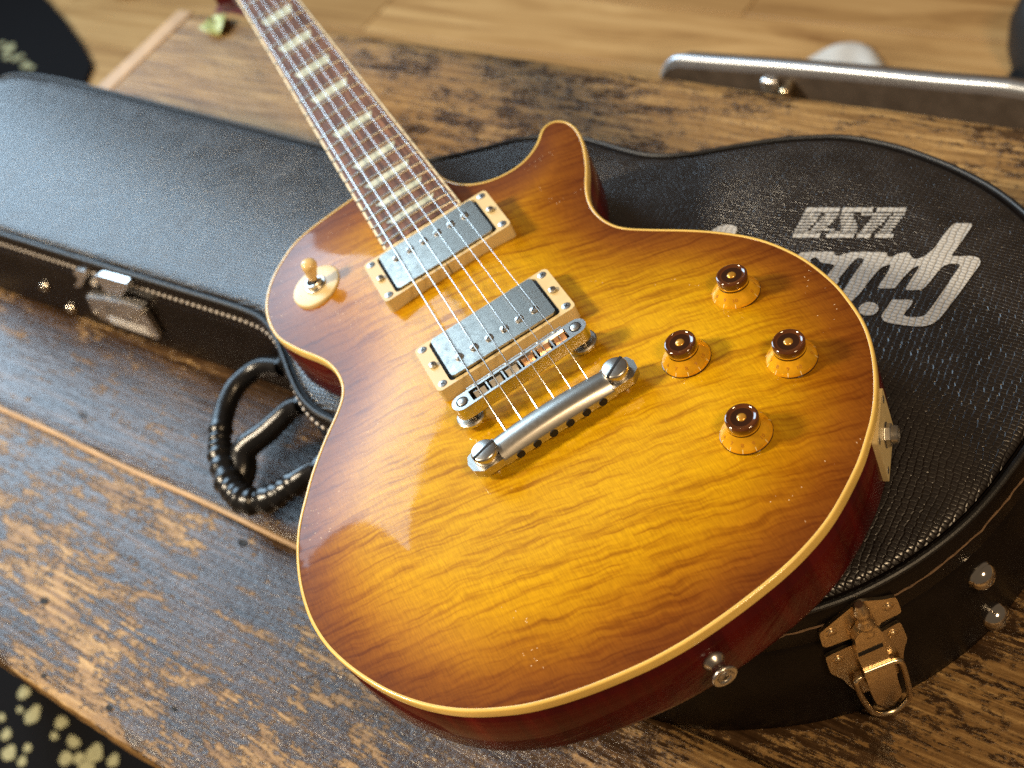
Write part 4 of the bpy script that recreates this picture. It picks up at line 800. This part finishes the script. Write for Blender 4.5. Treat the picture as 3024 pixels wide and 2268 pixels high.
for n_ in (3, 5, 7, 9, 12, 15, 17, 19, 21):
    ya, yb = 625 - dfr(n_ - 1), 625 - dfr(n_); gap = ya - yb; yc = (ya + yb) / 2; hh = gap * .25; W = fh(yc) * .645; w2 = W * .80
    v = []; f = []
    for s in np.linspace(-1, 1, 9):
        v.append((s * W, yc + hh, cam_z(s * W, yc + hh) + .12)); v.append((s * w2, yc - hh, cam_z(s * w2, yc - hh) + .12))
    for j in range(8): f.append((2 * j, 2 * j + 1, 2 * j + 3, 2 * j + 2))
    k = len(v); v += [(p[0], p[1], p[2] - .6) for p in v]
    loop = [2 * j for j in range(9)] + [2 * j + 1 for j in range(8, -1, -1)]
    for i in range(len(loop)): a, b = loop[i - 1], loop[i]; f.append((a, b, b + k, a + k))
    g('inlay', (v, f), PEARL, fb)
g('nut', box(-21.4, 21.4, 625, 630, fz(627) - 6, fz(627) + 1.6), FBIND, fb, bevel=.5)

# pickups
def phillips(r=2.6, h=1.0):
    m = MB().add(*lathe([(r, -1.4), (r, h * .3), (r * .86, h * .75), (r * .5, h), (.02, h)], 18, False)); return m
def pickup(yc, zn, zb, cover_up, pole_dy, base, label):
    tilt = (zn - zb) / (2 * 17.75); zt = lambda x, y: (zn + zb) / 2 + (y - yc) * tilt
    out = [(x, y + yc) for x, y in rrect(45.4, 22.3, 3.2)]; hole = [(x, y + yc) for x, y in rrect(36.4, 19.9, 2.4)]
    ring = g('pickup_ring', prism(out, base, 0, [hole], 9, zt), CREAM, bevel=.7, seg=3); ring['label'] = label
    # dark well around the cover
    g('well', prism([(x, y + yc) for x, y in rrect(36.35, 19.85, 2.4)], base + .5, zt(0, yc) - 2.2), BLACK, ring)
    cz = lambda x, y: zt(x, y) + cover_up
    cov = g('pickup_cover', prism([(x, y + yc) for x, y in rrect(34.3, 19.2, 2.6)], base + 1, 0, ztop=cz), COVER, ring, bevel=1.5, seg=4)
    for i in range(6):
        x = -25 + i * 10; y = yc + pole_dy
        h = lathe([(3.0, -.1), (3.0, .06), (2.75, .06), (2.7, .5), (2.4, 1.0), (1.4, 1.4), (.02, 1.5)], 18, False)
        ps = g('pole_screw', MB().add(*h).tf(Matrix.Translation((x, y, cz(x, y)))).vf, SCREW, ring)
        a = random.uniform(.2, 1.2)
        g('screw_slot', MB().add(*box(-2.2, 2.2, -.36, .36, .9, 1.56)).tf(Matrix.Translation((x, y, cz(x, y))) @ Matrix.Rotation(a, 4, 'Z')).vf, BLACK, ring)
    for sx in (-1, 1):
        for sy in (-1, 1):
            x, y = sx * 40.9, yc + sy * 17.75; M = Matrix.Translation((x, y, zt(x, y))) @ Matrix.Rotation(random.random(), 4, 'Z')
            g('ring_screw', MB().add(*lathe([(2.7, -1), (2.7, .25), (2.2, .45), (.02, .5)], 18, False)).tf(M).vf, SCREW, ring)
            g('screw_cross', MB().add(*box(-1.3, 1.3, -.3, .3, .3, .62)).add(*box(-.3, .3, -1.3, 1.3, .3, .61)).tf(M).vf, BLACK, ring)
        x, y = sx * 40.2, yc; M = Matrix.Translation((x, y, zt(x, y))) @ Matrix.Rotation(random.random(), 4, 'Z')
        g('height_screw', MB().add(*lathe([(2.0, -1), (2.3, .5), (2.5, 1.1), (2.3, 1.8), (1.4, 2.4), (.02, 2.6)], 18, False)).tf(M).vf, SCREW, ring)
        g('screw_cross', MB().add(*box(-1.1, 1.1, -.25, .25, 2.1, 2.66)).add(*box(-.25, .25, -1.1, 1.1, 2.1, 2.65)).tf(M).vf, BLACK, ring)
    return ring
rn = pickup(141, 6.1, 6.9, 1.5, 7.9, -10, 'neck pickup with cloudy nickel cover and cracked cream ring')
g('crack', box(-1.2, -.75, 118.2, 119.0, -4, 6.95), BLACK, rn)
g('crack_edge', box(-1.15, -.8, 118.6, 121, 6.6, 7.06), BLACK, rn)
rb = pickup(45.6, 7.45, 9.9, 2.3, -8.1, -6, 'bridge pickup in a tall cream ring')

# bridge
ang = math.atan2(2.4, 73.4); BM = Matrix.Rotation(ang, 4, 'Z')
def stadium(hx, r, n_=10):
    return [(hx - r + r * math.cos(a), r * math.sin(a)) for a in np.linspace(-math.pi / 2, math.pi / 2, n_)] + [(-hx + r + r * math.cos(a), r * math.sin(a)) for a in np.linspace(math.pi / 2, 1.5 * math.pi, n_)]
bar = [(x, y) for x, y in stadium(43.0, 5.6)]
v, f = prism(bar, 9.2, 18.4, [rrect(31.2, 4.1, .6, 2)], 6.5)
bridge = g('bridge', MB().add(v, f).tf(BM).vf, NICKEL, bevel=.6)
g('slot_floor', MB().add(*box(-31.1, 31.1, -4.0, 4.0, 11.8, 12.6)).tf(BM).vf, BLACK, bridge)
sx_ = [-25.4 + i * 10.38 for i in range(6)]
SY = [-1.2, -.4, .3, -.2, .6, 1.2]
for i, x in enumerate(sx_):
    y = SY[i]
    sv2 = [(-3.7, -1.9, 13.2), (3.7, -1.9, 13.2), (3.7, 2.3, 13.2), (-3.7, 2.3, 13.2), (-3.7, -1.9, 15.4), (3.7, -1.9, 15.4), (3.7, 2.3, 17.0), (-3.7, 2.3, 17.0), (-3.7, .9, 19.3), (3.7, .9, 19.3)]
    sf2 = [(0, 3, 2, 1), (0, 1, 5, 4), (4, 5, 9, 8), (8, 9, 6, 7), (2, 3, 7, 6), (1, 2, 6, 9, 5), (0, 4, 8, 7, 3)]
    g('saddle', MB().add(sv2, sf2).tf(BM @ Matrix.Translation((x, y * .3, 0))).vf, COPPER if i > 2 else NICKEL, bridge, bevel=.3)
    if i < 5: g('saddle_wall', MB().add(*box(-.45, .45, -4.0, 4.0, 13, 18.0)).tf(BM @ Matrix.Translation((x + 5.2, 0, 0))).vf, NICKEL, bridge)
    g('saddle_screw', MB().add(*lathe([(1.1, -2), (2.1, -1.2), (2.2, .2), (1.5, 1.2), (.02, 1.5)], 14, False)).tf(BM @ Matrix.Translation((x - .6, 6.2, 16.6)) @ Matrix.Rotation(-math.pi / 2, 4, 'X')).vf, NICKEL, bridge)
wire = [BM @ Vector((x, 6.9, 17.9)) for x in (-31, -15, 0, 15, 31)]
g('retainer_wire', tube(wire, .45, 6), NICKEL, bridge)
for s in (-1, 1):
    x = 36.7 * s
    P = []
    v, f = lathe([(3.0, -3), (3.0, 3.8), (7.6, 4.0), (8.2, 4.5), (8.2, 6.3), (7.6, 6.8), (2.8, 7.0), (2.8, 9.5)], 48, False)
    v = [(p[0] * (1.03 if (i % 2 and math.hypot(p[0], p[1]) > 8) else 1), p[1] * (1.03 if (i % 2 and math.hypot(p[0], p[1]) > 8) else 1), p[2]) for i, p in enumerate(v)]
    g('thumbwheel', MB().add(v, f).tf(BM @ Matrix.Translation((x, 0, 0))).vf, NICKEL, bridge, smooth=25)
    g('post', MB().add(*lathe([(2.7, 15), (2.7, 18.7), (2.2, 19.0), (.02, 19.0)], 18, False)).tf(BM @ Matrix.Translation((x, 0, 0))).vf, SCREW, bridge)
    g('post_gap', MB().add(*lathe([(3.5, 18.42), (3.5, 18.52), (2.7, 18.52)], 24, False)).tf(BM @ Matrix.Translation((x, 0, 0))).vf, BLACK, bridge)

# tailpiece
YT = -37.7
v = []; f = []; xs = np.concatenate([np.linspace(-34.2, 34.2, 31)])
def tsec(x):
    a = 1 - (x / 34.2) ** 2; zc = 13.2 + 1.5 * a; yf = 8.4 + .7 * a; yr = -8.6
    return [(yr, 5.5), (yr, 9.2 + .3 * a), (yr + .6, 10.2 + .3 * a), (yr + 2.2, zc - 1.4), (yr + 4.4, zc + .2), (-.2, zc + .9), (yf - 4, zc + .3), (yf - 1.6, zc - 1.4), (yf - .2, zc - 3.8), (yf, 8), (yf - .6, 5.5)]
m = len(tsec(0))
for x in xs:
    for y, zz in tsec(x): v.append((x, YT + y, zz))
for j in range(len(xs) - 1):
    for i in range(m): k = (i + 1) % m; f.append((j * m + i, j * m + k, (j + 1) * m + k, (j + 1) * m + i))
f.append(tuple(range(m))[::-1]); f.append(tuple((len(xs) - 1) * m + i for i in range(m)))
tp = weld(g('tailpiece', (v, f), ALU))
for s in (-1, 1):
    ear = [(33.5, -8.4), (46, -8.4), (50.8, -4.2), (51.6, 1.5), (49.8, 6.4), (46, 8.2), (33.5, 8.2)]
    P = [(s * x, y + YT) for x, y in ear]
    g('tailpiece_ear', prism(P, 5.2, 11.2), ALU, tp, bevel=.8)
    st = g('stud', MB().add(*lathe([(4.5, -2), (4.5, 10.4), (6.9, 10.7), (7.3, 11.4), (7.3, 15.6), (6.8, 16.3), (6.2, 16.6), (.02, 16.7)], 36, False)).tf(Matrix.Translation((s * 40.5, YT, 0))).vf, NICKEL, tp, smooth=40)
    g('screw_slot', MB().add(*box(-7.25, 7.25, -.75, .75, 15.4, 16.78)).tf(Matrix.Translation((s * 40.5, YT, 0)) @ Matrix.Rotation(.28 if s < 0 else .55, 4, 'Z')).vf, BLACK, tp)
for x in sx_:
    g('string_hole_shade', MB().add(*lathe([(2.4, -.6), (2.4, .5), (.02, .45)], 16, False)).tf(Matrix.Translation((x * .98, YT - 8.6, 7.4)) @ Matrix.Rotation(math.pi / 2, 4, 'X')).vf, BLACK, tp)  # black discs on the rear face, coloured as the shade inside the holes
# strings
for i, x in enumerate(sx_):
    r = (.54, .45, .37, .29, .25, .22)[i]; xn = -17.6 + i * 7.04
    ys_ = SY[i] * .3 + .6
    zs = 19.3 + r + .15; zn = fz(627) + 2.0
    P = [(x * .985, YT + 7.0, 11.6), (x * .99, YT + 10.5, 12.9), (x, ys_, zs)]
    for q in np.linspace(0, 1, 12)[1:]: P.append((x + (xn - x) * q, ys_ + (627 - ys_) * q, zs + (zn - zs) * q))
    g('string', tube(P, r, 8), STRING, G, smooth=80)
    g('string_wrap', tube(P[:2] + [tuple(Vector(P[1]) * .8 + Vector(P[2]) * .2)], r + .22, 8), STRING, tp)

# knobs
num_cache = {}
KROT = (.0, 1.15, .35, .9)
for ki, (kx, ky) in enumerate(KNOBS):
    zb = topz(kx, ky); nrm = topn(kx, ky); nrm = (nrm + Vector((0, 0, 1)) * 1.5).normalized()
    KM = align(nrm, (kx, ky, zb + .5))
    T = lambda vf: MB().add(*vf).tf(KM).vf
    kn = g('control_knob', T(lathe([(12.2, 0), (13.2, .2), (13.3, .8), (12.4, 2.2), (10.9, 4.2), (9.6, 5.9), (8.8, 7.0), (8.5, 7.5)], 48, False)), KGOLD, smooth=60)
    g('knob_contact_shade', T(lathe([(13.0, -.6), (13.45, -.5), (13.5, .15), (13.1, .3)], 48, False)), KDARK, kn, smooth=60)  # dark ring that colours in the contact shadow under the skirt
    g('knob_neck', T(lathe([(8.6, 6.9), (8.3, 7.4), (8.2, 8.3), (8.35, 8.7)], 40, False)), KDARK, kn, smooth=60)
    g('knob_band', T(lathe([(8.3, 8.5), (8.6, 8.7), (8.6, 9.2), (8.3, 9.4)], 40, False)), KGOLD, kn, smooth=60)
    g('knob_cap', T(lathe([(8.3, 9.2), (8.55, 9.5), (8.5, 13.0), (8.2, 13.5), (7.5, 13.75), (7.15, 13.65)], 40, False)), KRIM, kn, smooth=60)
    g('knob_ring', T(lathe([(7.2, 13.7), (6.7, 13.25), (5.5, 13.15)], 40, False)), KRIM, kn, smooth=60)
    g('knob_face', T(lathe([(5.6, 13.2), (2.4, 13.1)], 40, False)), KDARK, kn, smooth=60)
    g('knob_centre', T(lathe([(2.5, 13.0), (2.3, 13.45), (1.5, 13.75), (.02, 13.85)], 24, False)), KDOT, kn, smooth=60)
    mb = MB(); tk = MB()
    for d_ in range(11):
        a = KROT[ki] + math.radians(-60 + d_ * 30)
        if d_ not in num_cache: num_cache[d_] = text_mesh(str(d_), 3.0)
        # tangent frame of the skirt cone
        slope = math.atan2(2.0, 1.5); rr_, zz_ = 10.9, 4.2
        er = Vector((math.cos(a), math.sin(a), 0)); et = Vector((-math.sin(a), math.cos(a), 0))
        nrm_ = (er * math.sin(slope) + Vector((0, 0, 1)) * math.cos(slope)).normalized(); upv = nrm_.cross(et)
        c0 = er * (rr_ + .12) + Vector((0, 0, zz_ + .1))
        tv2, tf2 = num_cache[d_]
        mb.add([c0 + et * p[0] + upv * p[1] for p in tv2], tf2)
        c1 = er * 12.75 + Vector((0, 0, 1.65)); 
        tk.add([c1 + et * sx - upv * sy + nrm_ * .06 for sx, sy in ((-.16, -1.1), (.16, -1.1), (.16, 1.1), (-.16, 1.1))], [(0, 3, 2, 1)])
    g('numerals', T((mb.v, mb.f)), KNUM, kn); g('tick_marks', T((tk.v, tk.f)), KTICK, kn)
# toggle switch
sxp, syp = -78.5, 186.0; sn = (topn(sxp, syp) + Vector((0, 0, 1))).normalized(); SM = align(sn, (sxp, syp, topz(sxp, syp) + .2))
T = lambda vf: MB().add(*vf).tf(SM).vf
sp = g('switch_plate', T(lathe([(17.3, -2.5), (17.3, 1.1), (16.9, 1.6), (16.3, 1.75), (6.2, 1.75)], 56, False)), CREAM, smooth=40)
g('switch_nut', T(lathe([(7.4, 1.6), (7.4, 2.6), (6.9, 3.0), (5.9, 3.0), (5.9, 5.6), (5.4, 6.2), (4.2, 6.2), (3.6, 5.2), (2.8, 5.0)], 36, False)), NICKEL, sp, smooth=35)
g('switch_well', T(lathe([(3.7, 5.3), (.02, 5.1)], 20, False)), BLACK, sp)
ta = Vector((.34, -.12, 1)).normalized()
pth = [Vector((0, 0, 3.5)) + ta * q for q in (0, 4.5, 5.5, 8, 11, 14, 16.6, 18.4, 19.4, 19.8)]
g('switch_tip', T(tube(pth[1:], [3.0, 3.3, 3.6, 4.1, 4.8, 5.2, 4.7, 3.3, .9], 20)), TIP, sp, smooth=80)
g('switch_shaft', T(tube(pth[:3], 1.6, 12)), NICKEL, sp)
for s_, a0 in (('RHYTHM', math.radians(215)), ('TREBLE', math.radians(40))):
    mb = MB()
    for i, ch in enumerate(s_):
        tv2, tf2 = text_mesh(ch, 3.4); a = a0 + (i - 2.5) * (-.26 if a0 < 2 else .26)
        er = Vector((math.cos(a), math.sin(a), 0)); ut = er if a0 < 2 else -er; rt = ut.cross(Vector((0, 0, 1)))
        mb.add([er * 12 + rt * p[0] + ut * p[1] + Vector((0, 0, 1.8)) for p in tv2], tf2)
    g('switch_lettering', T(mb.vf), LOGOT, sp)
# jack plate
jc = Vector((135.0, -129.6, -34.5)); jn = Vector((.778, -.628, 0)); JM = align(jn, jc, (0, 0, 1))
T = lambda vf: MB().add(*vf).tf(JM).vf
jp = g('jack_plate', T(prism(rrect(17.3, 17.3, 1.6), -2.5, .6)), CREAM, bevel=.4)
g('jack_nut', T(lathe([(6.8, .4), (6.8, 1.0), (5.9, 1.1)], 32, False)), NICKEL, jp, smooth=30)
g('jack_hex', T(lathe([(6.0, .9), (6.0, 3.4), (5.4, 3.9), (4.6, 3.9)], 6, False)), NICKEL, jp, smooth=20)
g('jack_socket', T(lathe([(4.7, 3.6), (4.7, 6.6), (4.3, 7.0), (3.5, 7.0), (3.3, 4.5)], 28, False)), NICKEL, jp, smooth=35)
g('jack_hole', T(lathe([(3.4, 4.8), (.02, 4.8)], 20, False)), BLACK, jp)
for sx in (-1, 1):
    for sy in (-1, 1):
        M2 = Matrix.Translation((sx * 12.8, sy * 12.8, .6))
        g('plate_screw', T(MB().add(*lathe([(2.1, -.3), (2.1, .15), (1.2, .35), (.02, .4)], 14, False)).tf(M2).vf), SCREW, jp)
# strap button
SB = align((0.02, -1, 0), (-.2, -184.0, -36), (1, 0, 0)); SB = SB @ Matrix.Scale(.9, 4); T = lambda vf: MB().add(*vf).tf(SB).vf
sb = g('strap_button', T(lathe([(6.2, -.5), (6.4, 1.2), (5.6, 2.6), (4.2, 4.2), (3.9, 6.6), (4.6, 8.8), (7.0, 10.6), (7.5, 11.6), (7.3, 12.6), (6.6, 13.0), (4.2, 12.4), (3.9, 11.8)], 36, False)), NICKEL, smooth=60)
g('button_screw', T(lathe([(3.9, 11.6), (3.6, 12.3), (2.2, 12.9), (.02, 13.1)], 24, False)), SCREW, sb)
g('screw_cross', T(MB().add(*box(-1.8, 1.8, -.35, .35, 12.4, 13.2)).add(*box(-.35, .35, -1.8, 1.8, 12.4, 13.19)).vf), BLACK, sb)

# ------------------------------------------------------------------ things around
# flat case standing behind the table
bc = empty('standing_case', Matrix.Translation((0, .532, FZ * .001))); tag(bc, 'flat dark case with bright silver rim standing behind the far table edge', 'case')
bi = Matrix.Translation((0, -532, -FZ))
R2 = [tuple(p) for p in RIM2]; R2 = [(R2[0][0] - 1, FZ + 20)] + R2 + [(120, R2[-1][1] - 6), (330, R2[-1][1] - 22), (352, R2[-1][1] - 60), (355, FZ + 20)]
poly = [(x, z) for x, z in R2] + [(340, FZ), (R2[0][0] + 15, FZ)]
v, f = prism(poly, 0, 26); v = [(x, 545 - w_, z_) for x, z_, w_ in v]
mk('panel', [tuple(bi @ Vector(p)) for p in v], f, DKPANEL, bc, bevel=3)
pts = smoothpath([(x, 530, z_ + 1) for x, z_ in R2[1:]], 5)
mk('rim', *(lambda q: ([tuple(bi @ Vector(p)) for p in q[0]], q[1]))(tube(pts, 5, 14)), GREYRIM, bc, smooth=80)
c0, c1 = CLASP
mk('clasp', [tuple(bi @ Vector(p)) for p in box(c0[0] - 2, c0[0] + 14, 510, 520, c0[1] - 14, c0[1] + 1)[0]], box(0, 1, 0, 1, 0, 1)[1], LATCHN, bc, bevel=3)
mk('clasp_hook', [tuple(bi @ Vector(p)) for p in box(c0[0] + 20, c0[0] + 29, 503, 520, c0[1] - 22, c0[1] - 2)[0]], box(0, 1, 0, 1, 0, 1)[1], BRASS, bc, bevel=3)
# white cloth on the floor behind it
P = [(-530, 930), (-512, 975), (-497, 1018), (-478, 1052), (-450, 1066), (-420, 1060), (-395, 1038), (-372, 1012), (-330, 1008), (-280, 1012), (-225, 1020), (-205, 1000), (-215, 930), (-380, 890)]
P = roundpoly(P, 2); Pa = np.array(ccw(P)); gg = np.array([(x, y) for x in np.arange(-530, -200, 8) for y in np.arange(890, 1070, 8)]); gg = gg[inside(gg, Pa)]; gg = gg[dist_poly(gg, Pa) > 4]
tv, tf = cdt([tuple(p) for p in Pa], (), [tuple(p) for p in gg]); da = dist_poly(np.array([(p[0], p[1]) for p in tv]), Pa)
v = [(p[0], p[1], FZ + 2 + 9 * min(1, d_ / 18) ** .6 + 1.6 * math.sin(p[0] * .11 + p[1] * .05) * min(1, d_ / 14)) for p, d_ in zip(tv, da)]
cloth = mk('white_cloth', v, [tuple(q) if (tv[q[1]] - tv[q[0]]).cross(tv[q[2]] - tv[q[0]]) > 0 else tuple(q)[::-1] for q in tf], WHITE, smooth=80)
sm_ = cloth.modifiers.new('t', 'SOLIDIFY'); sm_.thickness = .002
tag(cloth, 'crumpled white cloth lying on the floor behind the silver-rimmed case', 'cloth')
# black boot at the right edge
P = [(.05, 130), (30, 126), (52, 108), (64, 70), (68, 30), (66, 0)][::-1]
v, f = lathe(P, 32, False); boot = mk('black_boot', [(p[0] * 1.5 - 128, p[1] * 1.0 + 1070, p[2] + FZ) for p in v], f, BOOT, smooth=80); tag(boot, 'black rounded boot toe at the right edge behind the standing case', 'boot')
v, f = box(-215, 20, 1010, 1130, FZ, FZ + 14); so = mk('sole', v, f, BOOT, boot, bevel=5)
# turned wooden foot at the upper left
P = [(20, 0), (46, 6), (62, 24), (64, 44), (50, 62), (30, 70), (34, 80), (40, 160)]
v, f = lathe(P, 32); ft = mk('wooden_foot', [(p[0] - 2010, p[1] + 1010, p[2] + FZ) for p in v], f, TAN, smooth=60); tag(ft, 'tan turned wooden furniture foot on the floor at the top left', 'furniture foot')
# leaf on the table
lv = []; lf = []
for i in range(9):
    u = i / 8; wd = 17 * math.sin(math.pi * min(1, u * .92 + .06)) ** .8
    for j in range(5):
        s = (j - 2) / 2; lv.append((-52 * (u - .5), s * wd, 3.2 + 5 * abs(s) + 5 * math.sin(u * 5)))
for i in range(8):
    for j in range(4): lf.append((i * 5 + j, i * 5 + j + 1, (i + 1) * 5 + j + 1, (i + 1) * 5 + j))
ML = Matrix.Translation((-862, 432, 0)) @ Matrix.Rotation(math.radians(-35), 4, 'Z')
leaf = mk('leaf', [tuple(ML @ Vector(p)) for p in lv], lf, LEAF, smooth=80); s_ = leaf.modifiers.new('t', 'SOLIDIFY'); s_.thickness = .0008
tag(leaf, 'small pale green and yellow curled leaf on the table beside the guitar neck', 'leaf')
# wine-red cloth under the neck
v = []; f = []
for i in range(13):
    for j in range(9):
        x = (i - 6) * 5.5; y = (j - 4) * 6; q = max(0, 1 - (x / 34) ** 2) * max(0, 1 - (y / 25) ** 2)
        v.append((x, y, .8 + 26 * q ** .6 + 2 * math.sin(i * 1.3) * q))
for i in range(12):
    for j in range(8): f.append((i * 9 + j, (i + 1) * 9 + j, (i + 1) * 9 + j + 1, i * 9 + j + 1))
cl = mk('folded_cloth', [(p[0] - 852, p[1] + 476, p[2]) for p in v], f, WINE, smooth=80); tag(cl, 'small wine-red folded cloth on the table corner below the guitar neck', 'cloth')
